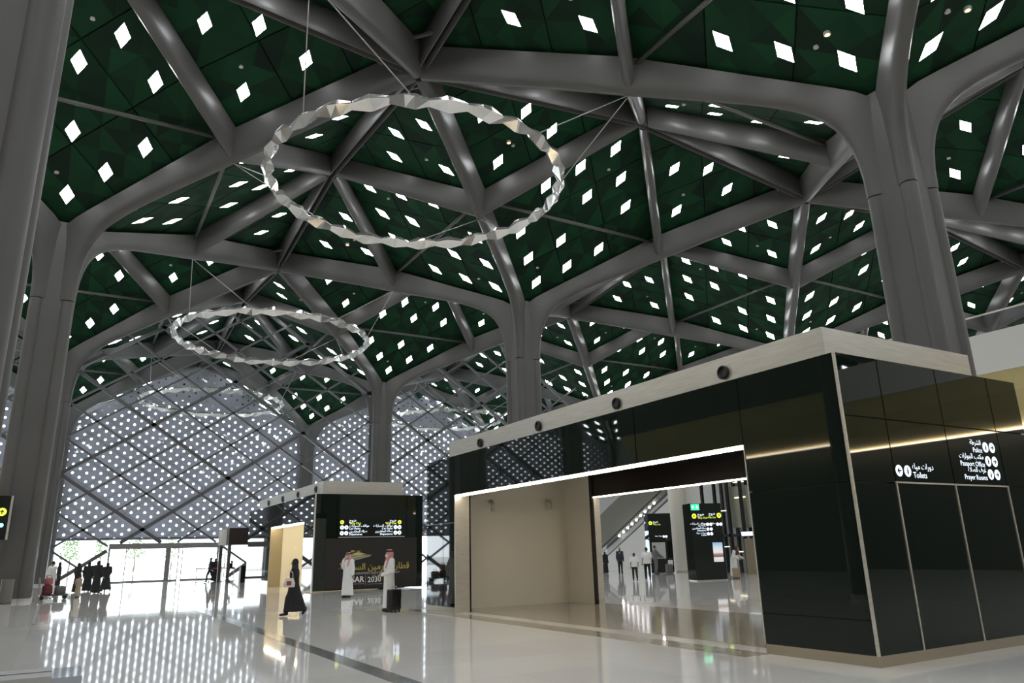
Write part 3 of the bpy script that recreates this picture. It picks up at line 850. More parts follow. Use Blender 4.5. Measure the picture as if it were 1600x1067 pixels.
# ---------------------------------------------------------------- behind the near kiosk: escalator, lift, column, totems
ES = tag(empty('escalator', (38, 8, 0)), 'escalator rising to the right, seen through the passage of the near kiosk', 'escalator')
def incl(x0, x1, ya, za, yb, zb, h):      # inclined slab, h = vertical thickness
    return MB().rings([[(x0, ya, za), (x1, ya, za), (x1, ya, za+h), (x0, ya, za+h)], [(x0, yb, zb), (x1, yb, zb), (x1, yb, zb+h), (x0, yb, zb+h)]])
sl = .515
zz = lambda y: max(0., (8.2-y)*sl)
OLIVE = mat('olive_grey_cladding', (.16, .155, .12), .4)
part(incl(38.0, 39.6, 8.2, -.2, -14, zz(-14)-.2, .35), 'step_band', STEEL_DARK, ES)
for q in range(40):
    y = 8.0-q*.42; part(MB().box(38.1, 39.5, y-.42, y, max(0., zz(y)-.05), zz(y)+.22), 'step', mat('step_metal', (.30, .30, .31), .4, .6), ES)
for x in (37.95, 39.6):
    part(MB().add([(x, 8.2, .25), (x, -14, zz(-14)+.25), (x, -14, zz(-14)+1.0), (x, 8.2, 1.0)], [(0, 1, 2, 3)]), 'glass_side', GLASS, ES)
    part(incl(x-.03, x+.06, 8.2, 1.0, -14, zz(-14)+1.0, .09), 'handrail', mat('black_rubber', (.02, .02, .02), .4), ES)
part(MB().add([(37.9, 8.2, 0), (37.9, -14, 0), (37.9, -14, zz(-14)-.2), (38.0, 8.2, 0), (38.0, -14, 0), (38.0, -14, zz(-14)-.2)], [(0, 1, 2), (3, 5, 4), (0, 3, 4, 1), (1, 4, 5, 2), (2, 5, 3, 0)]), 'side_cladding', WHITE, ES)
part(MB().rings([[(39.8, 12, .2), (40.2, 12, .2), (40.2, 12, 3.0), (39.8, 12, 3.0)], [(39.8, -4, 7.95), (40.2, -4, 7.95), (40.2, -4, 10.8), (39.8, -4, 10.8)]]), 'parapet', OLIVE, ES)
for q in range(9):
    y = 6.9-q*.55; z = 2.55+(6.9-y)*.51
    part(MB().lathe([(.0, -.09), (.07, -.06), (.09, 0), (.07, .06), (0, .09)], (39.72, y, z), 8), 'parapet_lamp', mat('cool_lamp', (1, 1, 1), .5, emit=(1., .92, .95), es=22.), ES)
# round cream column
rc = tag(empty('round_column', (37.6, -2.3, 0)), 'round cream column standing between the two black sign totems', 'column')
MB().lathe([(.66, 0), (.66, .12), (.60, .14), (.60, 11.5)], n=28).build('shaft', CREAM, rc, angle=.6); MB().lathe([(.68, .0), (.68, .1)], n=28).build('base_ring', CHROME, rc)
# lift shaft
LF = tag(empty('lift_tower', (36.0, -10.4, 0)), 'dark framed glass lift tower behind the right totem', 'lift')
LY = (-10.5, -9.45, -8.4, -7.35, -6.3)
for x in (36.0, 37.7):
    for y in LY: part(MB().box(x-.08, x+.08, y-.08, y+.08, 0, 9.4), 'mullion', DARKIN, LF)
for z in (2.1, 5.6, 9.3): part(MB().box(35.92, 37.78, -10.6, -6.2, z, z+.14), 'transom', DARKIN, LF)
for a, b in zip(LY[:-1], LY[1:]):
    for z0, z1 in ((.1, 2.1), (2.24, 5.6), (5.74, 9.3)): part(MB().add([(36.0, a, z0), (36.0, b, z0), (36.0, b, z1), (36.0, a, z1)], [(0, 1, 2, 3)]), 'pane', GLASS, LF)
part(MB().box(36.2, 37.5, -9.7, -8.3, 2.6, 5.0), 'lift_car', mat('lift_car_metal', (.5, .46, .36), .35, .6), LF)
for y, z in ((-9.2, 5.2), (-9.2, 4.3), (-7.6, 3.6), (-7.6, 1.5), (-8.6, 1.2)): part(MB().box(36.15, 36.2, y-.4, y+.4, z, z+.05), 'lamp_bar', mat('lift_lamp', (1, .9, .7), .5, emit=(1., .85, .6), es=2.2), LF)
part(MB().box(35.4, 35.9, -11.6, -9.9, 0, 1.95), 'side_wall', mat('brown_wall', (.22, .18, .12), .5), LF)
part(MB().box(35.35, 35.4, -10.6, -9.8, 2.1, 2.32), 'lit_sign', LIT_W, LF)
def totem(x, y, w, d, rz, h, label, full):
    root = tag(empty('sign_totem', (x, y, 0), rz), label, 'sign', 'black sign totems behind the near kiosk')
    MB().box(-w/2, w/2, -d/2, d/2, .05, h).build('body', BLACKGLASS, root); MB().box(-w/2+.03, w/2-.03, -d/2+.03, d/2-.03, 0, .05).build('foot', CHROME, root)
    yf = -d/2-.006
    lw, ly, dk = MB(), MB(), MB()
    disc(ly, -w/2+.16, h-.6, yf, .12); arrow(dk, -w/2+.16, h-.6, yf-.003, .11, PI)
    write(lw, 'خروج', -w/2+.34, h-.57, yf, .17, ar=True); write(ly, 'Way Out', -w/2+.34, h-.73, yf, .13)
    if full:
        disc(ly, w/2-.14, h-.58, yf, .12); arrow(dk, w/2-.14, h-.58, yf-.003, .11, PI/2)
        write(lw, 'خروج', w/2-.32, h-.55, yf, .17, 'RIGHT', ar=True); write(ly, 'Way Out', w/2-.32, h-.71, yf, .11, 'RIGHT')
        for z, a, e in ((h-1.0, 'مواقف السيارات', 'Car Parks'), (h-1.22, 'صالة المغادرين', 'Departures'), (h-1.44, 'دورات مياه', 'Toilets')):
            for q in (.0, .17): disc(lw, -w/2+.82+q, z, yf, .075)
            write(lw, a, -w/2+.72, z+.01, yf, .12, 'RIGHT', ar=True); write(lw, e, -w/2+.72, z-.09, yf, .1, 'RIGHT')
        for q in (0, .17): disc(lw, w/2-.25+q, h-1.0, yf, .075)
        write(lw, 'صالة المغادرين', w/2-.36, h-.99, yf, .1, 'RIGHT', ar=True)
        ex = MB(); ex.box(-w/2+.02, -w/2+.46, yf-.015, yf, h-.32, h-.03); e_ = ex.build('exit_sign', LIT_G, root)
        ew = MB(); arrow(ew, -w/2+.13, h-.17, yf-.018, .11, PI); person_icon(ew, -w/2+.34, h-.17, yf-.018, .13); ew.build('exit_symbol', LIT_W, e_)
    else:
        for q in (0, .17): disc(lw, w/2-.55+q, h-1.45, yf, .075)
        write(lw, 'دورات مياه', w/2-.66, h-1.44, yf, .11, 'RIGHT', ar=True)
    for a_, b_, c_ in ((lw, 'white_lettering', LIT_W), (ly, 'yellow_lettering', LIT_Y), (dk, 'sign_symbol', PRINT_D)): tag(a_.build(b_, c_, root), kind='stuff')
    if full:
        pic = MB(); pic.box(w/2-.62, w/2-.12, yf-.012, yf, .85, 1.75)
        def picn(nt, b):
            tc = N(nt, 'ShaderNodeTexCoord'); sx = N(nt, 'ShaderNodeSeparateXYZ'); nt.links.new(tc.outputs['Generated'], sx.inputs[0])
            r = N(nt, 'ShaderNodeValToRGB'); e = r.color_ramp.elements
            e[0].color = (.6, .6, .6, 1); e[1].color = (.25, .42, .68, 1); e[0].position = .1
            for p_, c_ in ((.22, (.7, .7, .72)), (.27, (.16, .07, .08)), (.40, (.35, .22, .22)), (.5, (.75, .72, .68)), (.75, (.55, .62, .72))):
                q = e.new(p_); q.color = (*c_, 1)
            nt.links.new(sx.outputs['Z'], r.inputs['Fac']); nt.links.new(r.outputs['Color'], b.inputs['Base Color']); nt.links.new(r.outputs['Color'], b.inputs['Emission Color'])
            b.inputs['Emission Strength'].default_value = .5
        pic.build('lit_picture', mat('lit_picture_print', build=picn, rough=.3), root)
    else:
        MB().box(-w/2+.15, w/2-.5, yf-.012, yf, .9, 1.9).build('notice', GREYP, root)
    return root
totem(28.85, -13.42, 1.6, .9, -.33, 3.6, 'black totem with green exit sign and lit picture panel', True)
totem(34.9, -3.2, 1.55, .7, -.35, 3.7, 'black totem with grey notice beside the escalator', False)
# sign bracketed to the left column
hs = tag(empty('projecting_sign', (-1.0, -1.6, 2.6)), 'black sign with yellow arrow at the left edge of the photo', 'sign')
MB().box(-.75, .73, -.09, .09, 0, 1.84).build('panel', BLACKGLASS, hs)
MB().box(.70, .78, -.10, .10, 0, 1.84).build('edge_trim', CHROME, hs)
for z in (.4, 1.4): MB().box(.2, .3, .09, .95, z, z+.1).build('bracket', STEEL_DARK, hs)
m = MB(); disc(m, .44, 1.16, -.095, .17); m.build('yellow_disc', LIT_Y, hs); m = MB(); arrow(m, .44, 1.16, -.099, .15, PI/2); m.build('arrow', PRINT_D, hs)
m = MB(); disc(m, .48, .6, -.095, .09); m.build('blue_disc', LIT_C, hs)

# ---------------------------------------------------------------- bin, bench, booth, stanchions
bn = tag(empty('waste_bin', (.05, -1.75, 0)), 'cylindrical steel waste bin at the foot of the left column', 'bin')
MB().lathe([(.24, .03), (.24, .95), (.21, .97), (.17, .93), (.05, .93)], n=24).build('body', mat('bin_steel', (.22, .21, .20), .35, .7), bn, angle=.5); MB().lathe([(.22, 0), (.22, .03)], n=24).build('foot', DARKIN, bn)
be = tag(empty('bench', (1.5, -30.6, 0)), 'pale stone bench cut by the bottom left corner', 'bench')
MB().box(-1.9, .57, -.42, .40, .07, .45).build('seat_block', mat('bench_stone', (.36, .36, .35), .45, build=noise_tint((.34, .34, .33), (.40, .40, .39), 6., 4.)), be)
MB().box(-1.85, .5, -.36, .34, 0, .07).build('foot', STEEL_DARK, be)
MB().box(.57, .85, -.42, .46, .06, .43).build('glossy_end', mat('polished_end_stone', (.40, .42, .46), .06), be)
MB().box(-1.9, .57, -.02, .0, .44, .456).build('groove', STEEL_DARK, be)
bo = tag(empty('booth', (12.7, 15.0, 0)), 'dark booth with lit windows between the doors and the far kiosk', 'booth')
part(MB().box(11.5, 15.5, 13.8, 17.5, 2.5, 3.6), 'fascia', mat('dark_brown_metal', (.035, .025, .022), .35), bo)
part(MB().lathe([(.55, 0), (.55, 1.05)], (11.6, 15.2, 2.5), 20), 'round_end', WHITE, bo)
for x, y in ((11.6, 13.9), (13.0, 13.9), (15.3, 13.9), (11.6, 17.3), (15.3, 17.3)): part(MB().box(x-.1, x+.1, y-.1, y+.1, 0, 2.5), 'post', STEEL_DARK, bo)
part(MB().box(12.4, 15.4, 13.6, 14.3, 0, 1.1), 'counter', DARKIN, bo)
part(MB().add([(11.7, 13.9, 1.1), (15.3, 13.9, 1.1), (15.3, 13.9, 2.5), (11.7, 13.9, 2.5)], [(0, 1, 2, 3)]), 'window_pane', GLASS, bo)
BELT = mat('red_belt', (.5, .08, .06), .6)
for i, lb in enumerate(('leftmost', 'second from left', 'third from left', 'rightmost')):
    x, y = 10.3+.85*i, 18.6
    s = tag(empty('belt_stanchion', (x, y, 0)), 'thin steel queue stanchion with red belt before the dark booth, ' + lb, 'stanchion', 'queue stanchions by the booth')
    MB().lathe([(.17, 0), (.17, .02), (.03, .05), (.03, .92), (.045, .94), (.045, 1.0), (.02, 1.02)], n=14).build('post', CHROME, s, angle=.5)
    if i < 3: MB().bar((.03, 0, .93), (.64, 0, .93), .01, .06).build('belt', BELT, s)
# trees outside the entrance
random.seed(3)
LEAF = mat('sunlit_leaves', (.13, .22, .07), .7); BARK = mat('bark', (.18, .13, .09), .9)
for i, (x, y, h) in enumerate(((2.5, 92, 5.2), (11, 88, 5.8), (17, 96, 6.5), (7, 104, 6.0), (40, 95, 6.0), (26, 100, 6.5))):
    t = tag(empty('tree', (x, y, 0)), 'small green tree outside, seen ' + ('left of the entrance doors', 'through the middle of the entrance doors', 'through the right of the entrance doors', 'farthest behind the entrance doors', 'right of the far kiosk', 'behind the far kiosk')[i], 'tree', 'small trees outside')
    MB().tube([(0, 0, 0), (.1, 0, 1.2), (0, .1, 2.4)], [.14, .11, .07], 7).build('trunk', BARK, t)
    m = MB()
    for q in range(420):
        a = random.uniform(0, 2*PI); r = random.random()**.5*1.5; z = 2.0+random.random()*(h-2.4); k = 1-((z-2)/(h-1.6))**2*.6
        c = Vector((r*k*math.cos(a), r*k*math.sin(a), z)); d = Vector((random.uniform(-1, 1), random.uniform(-1, 1), random.uniform(-1, 1))).normalized()*.2
        e = d.orthogonal().normalized()*.1
        m.add([c-d, c+e, c+d, c-e], [(0, 1, 2, 3)])
    tag(m.build('leaves', LEAF, t), kind='stuff')
# ---------------------------------------------------------------- people
def evaluate(o):
    """mesh of an object with its modifiers, evaluated in a scratch scene"""
    sc = SCRATCH; sc.collection.objects.link(o)
    vl = sc.view_layers[0]; vl.update(); dg = vl.depsgraph
    me = bpy.data.meshes.new_from_object(o.evaluated_get(dg))
    sc.collection.objects.unlink(o)
    return me
def fuse(mb, name, m, parent, voxel=.014, smooth_it=4):
    """fuse overlapping volumes into one continuous skin"""
    me0 = mb.mesh('raw', m); o = bpy.data.objects.new('raw', me0)
    md = o.modifiers.new('r', 'REMESH'); md.mode = 'VOXEL'; md.voxel_size = voxel
    sm = o.modifiers.new('s', 'SMOOTH'); sm.factor = .5; sm.iterations = smooth_it
    me = evaluate(o); bpy.data.objects.remove(o); bpy.data.meshes.remove(me0)
    me.name = name; me.polygons.foreach_set('use_smooth', [True]*len(me.polygons))
    if not me.materials: me.materials.append(m)
    return inst(name, me, parent)
def limb(mb, pts, rad, n=10):
    """tapered tube with rounded ends"""
    pts = [Vector(p) for p in pts]; d0 = (pts[0]-pts[1]).normalized(); d1 = (pts[-1]-pts[-2]).normalized()
    P = [pts[0]+d0*rad[0]*.9, pts[0]+d0*rad[0]*.55]+pts+[pts[-1]+d1*rad[-1]*.55, pts[-1]+d1*rad[-1]*.9]
    R = [rad[0]*.35, rad[0]*.8]+list(rad)+[rad[-1]*.8, rad[-1]*.35]
    return mb.tube(P, R, n)
def ellip(mb, c, r, n=14, m=9, tilt=0.):
    R = []
    for i in range(1, m):
        t = PI*i/m - PI/2
        R.append([(c[0]+r[0]*math.cos(t)*math.cos(2*PI*j/n), c[1]+r[1]*math.cos(t)*math.sin(2*PI*j/n), c[2]+r[2]*math.sin(t)) for j in range(n)])
    return mb.rings(R)
def loft(mb, secs, n=20, k=1.0):
    """secs: (cx, cy, z, rx, ry)"""
    return mb.rings([[(cx+rx*math.cos(2*PI*j/n), cy+ry*math.sin(2*PI*j/n), z) for j in range(n)] for cx, cy, z, rx, ry in secs])
SKIN = mat('skin', (.42, .26, .18), .55); HAIR = mat('black_hair', (.012, .01, .009), .6)
def cloth(name, c1, c2=None, rough=.8): return mat('cloth_'+name, c1, rough, build=noise_tint(c1, c2 or tuple(x*.8 for x in c1), 14., 4., bump=.25))
CW = cloth('white', (.84, .84, .82), (.78, .78, .77)); CB = cloth('black', (.012, .012, .014), (.02, .02, .022)); CG = cloth('grey', (.16, .16, .17)); CBE = cloth('beige', (.50, .42, .30))
CBR = cloth('brown', (.10, .05, .03)); CN = cloth('navy', (.03, .035, .06))
def ghutra_nodes(nt, b):
    tc = N(nt, 'ShaderNodeTexCoord'); ck = N(nt, 'ShaderNodeTexChecker'); ck.inputs['Scale'].default_value = 55
    ck.inputs['Color1'].default_value = (.55, .05, .06, 1); ck.inputs['Color2'].default_value = (.75, .55, .55, 1)
    nt.links.new(tc.outputs['Object'], ck.inputs['Vector']); nt.links.new(ck.outputs['Color'], b.inputs['Base Color'])
GHUT = mat('red_white_headcloth', (.6, .2, .2), .8, build=ghutra_nodes)
LEATHER = mat('black_leather', (.015, .013, .012), .4)

def hand(mb, wrist, dirv, side, curl=.35):
    """palm with four fingers and a thumb; dirv = pointing direction, side = +1/-1 thumb side vector sign"""
    w = Vector(wrist); d = Vector(dirv).normalized()
    a = d.cross(Vector((0, 1, 0)));  a = a.normalized() if a.length > .2 else Vector((1, 0, 0))
    nrm = a.cross(d).normalized()
    pc = w + d*.05
    limb(mb, [w, w+d*.035, w+d*.085], [.026, .034, .036], 8)
    for i in range(4):
        o = a*((i-1.5)*.0205); ln = (.068, .078, .074, .058)[i]
        b0 = w+d*.085+o; b1 = b0+d*ln*.5+nrm*ln*curl*.4; b2 = b1+d*ln*.4+nrm*ln*curl
        limb(mb, [b0-d*.02, b0, b1, b2], [.0105, .0105, .0098, .0085], 7)
    t0 = w+d*.03+a*side*.028; t1 = t0+d*.035+a*side*.028+nrm*.01; t2 = t1+d*.032+nrm*.018
    limb(mb, [t0, t1, t2], [.013, .0115, .0095], 7)

def person(label, loc, rz, h, J=None, outfit='robe', top=CW, bottom=CB, head='hair', group=None, voxel=.015, mask=None, extra=None):
    """figure facing local -Y; J overrides joints"""
    root = tag(empty('person', loc, rz), label, 'person', group)
    j = dict(pelvis=(0, 0, .93), chest=(0, 0, 1.26), neck=(0, .01, 1.43), head=(0, -.015, 1.585),
             sl=(.185, .01, 1.40), sr=(-.185, .01, 1.40), el=(.235, .04, 1.13), er=(-.235, .04, 1.13), wl=(.235, -.05, .88), wr=(-.235, -.05, .88),
             hl=(.09, 0, .90), hr=(-.09, 0, .90), kl=(.10, -.02, .50), kr=(-.10, -.02, .50), al=(.10, .03, .09), ar=(-.10, .03, .09), fl=(.11, -.13, .035), fr=(-.11, -.13, .035))
    j.update(J or {}); j = {k: Vector(v) for k, v in j.items()}
    sc = h/1.72
    b = MB()
    loft(b, [(j['pelvis'].x, j['pelvis'].y, j['pelvis'].z-.08, .10, .08), (j['pelvis'].x, j['pelvis'].y, j['pelvis'].z, .155, .105), (j['pelvis'].x*.5+j['chest'].x*.5, j['pelvis'].y*.5+j['chest'].y*.5, (j['pelvis'].z+j['chest'].z)/2, .135, .095),
             (j['chest'].x, j['chest'].y, j['chest'].z, .165, .11), (j['chest'].x*.5+j['neck'].x*.5, j['chest'].y*.5+j['neck'].y*.5, (j['chest'].z+j['neck'].z)/2+.03, .15, .095), (j['neck'].x, j['neck'].y, j['neck'].z, .06, .055)])
    hd = j['head']
    limb(b, [j['neck']-Vector((0, 0, .05)), (j['neck']+hd)/2], [.058, .05])
    ellip(b, hd, (.076, .095, .118)); ellip(b, hd+Vector((0, -.03, -.055)), (.055, .065, .06))
    ellip(b, hd+Vector((0, -.103, -.012)), (.013, .022, .024), 8, 6)                                  # nose
    ellip(b, hd+Vector((0, -.088, -.058)), (.026, .015, .012), 8, 6)                                  # mouth
    for s in (-1, 1): ellip(b, hd+Vector((s*.078, .012, -.008)), (.012, .022, .034), 8, 6)             # ears
    for S, E, W in (('sl', 'el', 'wl'), ('sr', 'er', 'wr')):
        limb(b, [j[S], (j[S]+j[E])/2, j[E]], [.055, .047, .041]); limb(b, [j[E], (j[E]*.6+j[W]*.4), j[W]], [.041, .038, .027])
        hand(b, j[W], (j[W]-j[E]), 1 if S == 'sl' else -1)
    for H, Kn, A, Ft in (('hl', 'kl', 'al', 'fl'), ('hr', 'kr', 'ar', 'fr')):
        limb(b, [j[H], (j[H]+j[Kn])/2, j[Kn]], [.085, .07, .052]); limb(b, [j[Kn], j[Kn]*.65+j[A]*.35, j[A]], [.05, .052, .036])
        limb(b, [j[A]+Vector((0, 0, -.03)), j[Ft]], [.038, .03])
    body = fuse(b, 'body', SKIN, root, voxel)
    ey = MB()
    for s in (-1, 1): ellip(ey, hd+Vector((s*.032, -.088, .008)), (.013, .008, .007), 8, 6)
    ey.build('eyes', HAIR, body)
    for A, Ft in (('al', 'fl'), ('ar', 'fr')):
        sh = MB(); limb(sh, [j[A]+Vector((0, .03, -.035)), j[A]+Vector((0, 0, -.03)), j[Ft]], [.046, .05, .042])
        fuse(sh, 'shoe', LEATHER, root, voxel)
    sleeve = lambda m, k=1.28, cuff=.0: [limb(m, [j[S], (j[S]+j[E])/2, j[E], j[E]*.45+j[W]*.55, j[E]*cuff+j[W]*(1-cuff)], [.072*k, .06*k, .053*k, .05*k, .046*k]) for S, E, W in (('sl', 'el', 'wl'), ('sr', 'er', 'wr'))]
    def torso(m, low, k=1.13, flare=0.):
        p, c, n = j['pelvis'], j['chest'], j['neck']
        mid = (p+c)/2
        secs = []
        if low < p.z:
            for z in (low, low+.02, (low+p.z)/2, p.z-.1):
                t = (p.z-z)/p.z; q = (j['al']+j['ar'])/2; cx = p.x*(1-t)+q.x*t; cy = p.y*(1-t)+q.y*t
                sp = max(abs(j['al'].y-j['ar'].y)*.5*t, 0); sx = abs(j['al'].x-j['ar'].x)*.5*t
                secs.append((cx, cy, z, .165*k+flare*t+sx*.3, .125*k+flare*t+sp*.7))
        secs += [(p.x, p.y, p.z, .17*k, .128*k), (mid.x, mid.y, mid.z, .160*k, .12*k), (c.x, c.y, c.z, .178*k, .128*k), ((c.x+n.x)/2, (c.y+n.y)/2, (c.z+n.z)/2+.035, .165*k, .11*k), (n.x, n.y, n.z-.01, .085, .075), (n.x, n.y, n.z+.03, .066, .064)]
        loft(m, secs, 24)
        for S in ('sl', 'sr'): ellip(m, j[S], (.08, .078, .075))
    if outfit in ('robe', 'abaya'):
        m = MB(); torso(m, .10 if outfit == 'robe' else (.13 if J and 'kl' in J else .05), 1.16 if outfit == 'robe' else 1.2, .05 if outfit == 'robe' else .055); sleeve(m, 1.25 if outfit == 'robe' else 1.5)
        fuse(m, 'robe', top, root, voxel, 6)
        if outfit == 'abaya':
            m = MB()
            for H, Kn, A in (('hl', 'kl', 'al'), ('hr', 'kr', 'ar')): limb(m, [j[H], (j[H]+j[Kn])/2, j[Kn], (j[Kn]+j[A])/2, j[A]+Vector((0, 0, .01))], [.105, .09, .085, .085, .075])
            fuse(m, 'trousers', top, root, voxel)
    else:
        m = MB(); torso(m, j['pelvis'].z-.06, 1.13)
        if outfit == 'tee':
            for S, E in (('sl', 'el'), ('sr', 'er')): limb(m, [j[S], (j[S]+j[E])/2, j[S]*.25+j[E]*.75], [.09, .08, .075])
        else: sleeve(m, 1.2, .08)
        fuse(m, 'shirt', top, root, voxel)
        m = MB(); loft(m, [(j['pelvis'].x, j['pelvis'].y, j['pelvis'].z-.1, .16, .12), (j['pelvis'].x, j['pelvis'].y, j['pelvis'].z+.04, .172, .13)])
        for H, Kn, A in (('hl', 'kl', 'al'), ('hr', 'kr', 'ar')): limb(m, [j[H], (j[H]+j[Kn])/2, j[Kn], (j[Kn]+j[A])/2, j[A]+Vector((0, 0, .03))], [.105, .088, .075, .068, .06])
        fuse(m, 'trousers', bottom, root, voxel)
    if head == 'ghutra':
        m = MB()
        loft(m, [(hd.x, hd.y+.05, hd.z-.36, .135, .075), (hd.x, hd.y+.055, hd.z-.2, .12, .075), (hd.x, hd.y+.04, hd.z-.08, .108, .085), (hd.x, hd.y+.03, hd.z+.02, .098, .10), (hd.x, hd.y+.01, hd.z+.09, .088, .105), (hd.x, hd.y+.005, hd.z+.135, .055, .07)])
        for s, ln in ((1, .3), (-1, .42)): limb(m, [hd+Vector((s*.085, -.02, .03)), hd+Vector((s*.098, -.035, -.10)), hd+Vector((s*.10, -.085, -.16-ln*.4)), hd+Vector((s*.085, -.115, -.2-ln*.6))], [.03, .035, .04, .03])
        fuse(m, 'headcloth', GHUT, root, voxel, 3)
        ag = MB(); n = 24
        for dz in (.075, .095): ag.tube([hd+Vector((.092*math.cos(2*PI*i/n), .012+.108*math.sin(2*PI*i/n), dz)) for i in range(n+1)], .011, 6)
        ag.build('head_cord', CB, root)
    elif head == 'hijab':
        m = MB(); ellip(m, hd+Vector((0, .018, .012)), (.098, .108, .135)); loft(m, [(hd.x, hd.y+.02, hd.z-.34, .19, .13), (hd.x, hd.y+.02, hd.z-.22, .15, .115), (hd.x, hd.y+.02, hd.z-.1, .095, .10), (hd.x, hd.y+.02, hd.z, .085, .09)])
        fuse(m, 'headscarf', top if outfit == 'abaya' else CBR, root, voxel, 4)
    else:
        m = MB(); ellip(m, hd+Vector((0, .022, .032)), (.084, .092, .102)); fuse(m, 'hair', HAIR, root, voxel, 2)
    if mask:
        m = MB(); ellip(m, hd+Vector((0, -.062, -.045)), (.064, .055, .058)); m.build('face_mask', mask, root, smooth=True)
    root.scale = (sc, sc, sc)
    return root

AWAY = YAW - PI/2          # rz so that local -Y points back to the camera
def face(deg):             # 0 = towards camera, 90 = towards image right, -90 = image left, 180 = away
    return YAW - PI/2 + math.radians(deg)
WALK = dict(kl=(.10, -.17, .53), al=(.10, -.20, .10), fl=(.11, -.36, .05), kr=(-.10, .08, .50), ar=(-.10, .36, .18), fr=(-.10, .30, .05), wl=(.23, .10, .90), wr=(-.235, -.22, .95))
BLUE = mat('blue_mask', (.35, .55, .68), .7); WMASK = mat('white_mask', (.75, .75, .73), .7)
w = person('woman in black abaya walking with a white handbag in front of the far kiosk', (7.72, -18.66, 0), face(-75), 1.54, dict(WALK, wl=(.26, -.06, 1.0), el=(.25, .08, 1.15)), 'abaya', CB, head='hijab')
m1 = person('man in white robe, red headcloth and blue mask standing beside the railway poster', (11.68, -11.32, 0), face(-25), 1.70, dict(wr=(-.10, -.24, 1.14), er=(-.25, .0, 1.14), wl=(.27, -.02, .87)), 'robe', CW, head='ghutra', mask=BLUE)
MB().box(-.115, -.045, -.40, -.385, 1.10, 1.24).build('phone', mat('phone_black', (.01, .01, .012), .2), m1)
m2 = person('man in white robe and red headcloth standing with a black suitcase, seen side-on', (10.31, -19.32, 0), face(-62), 1.73, dict(wl=(.16, -.26, 1.02), el=(.27, .02, 1.10), wr=(-.26, .10, .92), er=(-.25, .12, 1.15)), 'robe', CW, head='ghutra', mask=WMASK)

def handbag(loc, rz):
    r = tag(empty('handbag', loc, rz), 'white handbag with red square patch carried by the woman in black', 'bag')
    m = MB(); m.rings([[(-.14, -.05, 0), (.14, -.05, 0), (.14, .05, 0), (-.14, .05, 0)], [(-.15, -.055, .1), (.15, -.055, .1), (.15, .055, .1), (-.15, .055, .1)], [(-.10, -.02, .24), (.10, -.02, .24), (.10, .02, .24), (-.10, .02, .24)]])
    m.build('body', mat('white_leather', (.7, .68, .64), .5), r)
    MB().box(-.065, .065, -.062, -.054, .05, .16).build('patch', mat('red_patch', (.30, .07, .04), .6), r)
    MB().tube([(-.09, 0, .23), (-.08, 0, .38), (0, 0, .46), (.08, 0, .38), (.09, 0, .23)], .009, 6).build('strap', mat('white_leather', (.7, .68, .64), .5), r)
    return r
_o = _R*(-.02) - Vector((math.cos(YAW), math.sin(YAW), 0))*.40
handbag((7.72+_o.x, -18.66+_o.y, .78), face(0)+.15)
def suitcase(loc, rz, w, d, h, m_, label, grp=None):
    r = tag(empty('suitcase', loc, rz), label, 'suitcase', grp)
    b = MB(); n = 5; R = []
    for z, k in ((.06, .90), (.09, .98), (.14, 1), (h-.06, 1), (h-.02, .97), (h, .88)):
        ring = []
        for cx, cy, a0 in ((1, 1, 0), (-1, 1, 90), (-1, -1, 180), (1, -1, 270)):
            for q in range(4):
                a = math.radians(a0+30*q); ring.append(((cx*(w/2-.05)+.05*math.cos(a))*k, (cy*(d/2-.05)+.05*math.sin(a))*k, z))
        R.append(ring)
    b.rings(R); b.build('shell', m_, r, angle=.6)
    for x in (-1, 1):
        for y in (-1, 1): MB().tube([(x*(w/2-.06)-.012, y*(d/2-.05), .032), (x*(w/2-.06)+.012, y*(d/2-.05), .032)], .032, 10).build('wheel', LEATHER, r)
    MB().tube([(-w*.25, 0, h-.01), (-w*.25, 0, h+.07), (w*.25, 0, h+.07), (w*.25, 0, h-.01)], .011, 6).build('handle', CHROME, r)
    for q in range(4): MB().box(-w/2+.07+q*(w-.14)/3-.008, -w/2+.07+q*(w-.14)/3+.008, -d/2-.006, -d/2+.004, .14, h-.08).build('rib', m_, r)
    return r
BLKP = mat('black_luggage', (.012, .012, .013), .45); REDP = mat('dark_red_luggage', (.16, .02, .025), .5); GRYP = mat('grey_luggage', (.12, .11, .11), .5)
_rv = Vector((_R.x, _R.y, 0)).normalized()
suitcase((10.31+_rv.x*.20-.18, -19.32+_rv.y*.20-.33, 0), face(50), .40, .24, .62, BLKP, 'black wheeled suitcase beside the man in front of the far kiosk')

# group by the left column
G = 'party of travellers beside the left column'
person('woman in black abaya standing nearest the luggage in the left group', (2.73, 7.9, 0), face(150), 1.58, None, 'abaya', CB, head='hijab', group=G, voxel=.024)
person('woman in black abaya at the back middle of the left group', (3.25, 9.0, 0), face(-160), 1.62, None, 'abaya', CB, head='hijab', group=G, voxel=.024)
person('tall woman in black abaya second from the right of the left group', (3.60, 5.6, 0), face(170), 1.66, dict(wl=(.2, -.2, 1.0)), 'abaya', CB, head='hijab', group=G, voxel=.024)
person('woman in black abaya at the right end of the left group', (4.10, 7.2, 0), face(-120), 1.55, WALK, 'abaya', CB, head='hijab', group=G, voxel=.024)
person('small child in beige dress in front of the women in black', (2.72, 1.2, 0), face(180), 1.0, dict(wl=(.3, -.1, 1.0), el=(.3, .0, 1.2)), 'robe', CBE, head='hair', group=G, voxel=.024)
person('person in white robe standing behind the luggage cart at the left column', (1.55, 3.6, 0), face(160), 1.70, None, 'robe', CW, head='hair', group=G, voxel=.024)
person('dark-clothed person standing near the glass wall beyond the luggage cart', (1.75, 22.0, 0), face(120), 1.66, None, 'abaya', CB, head='hijab', group=G, voxel=.024)
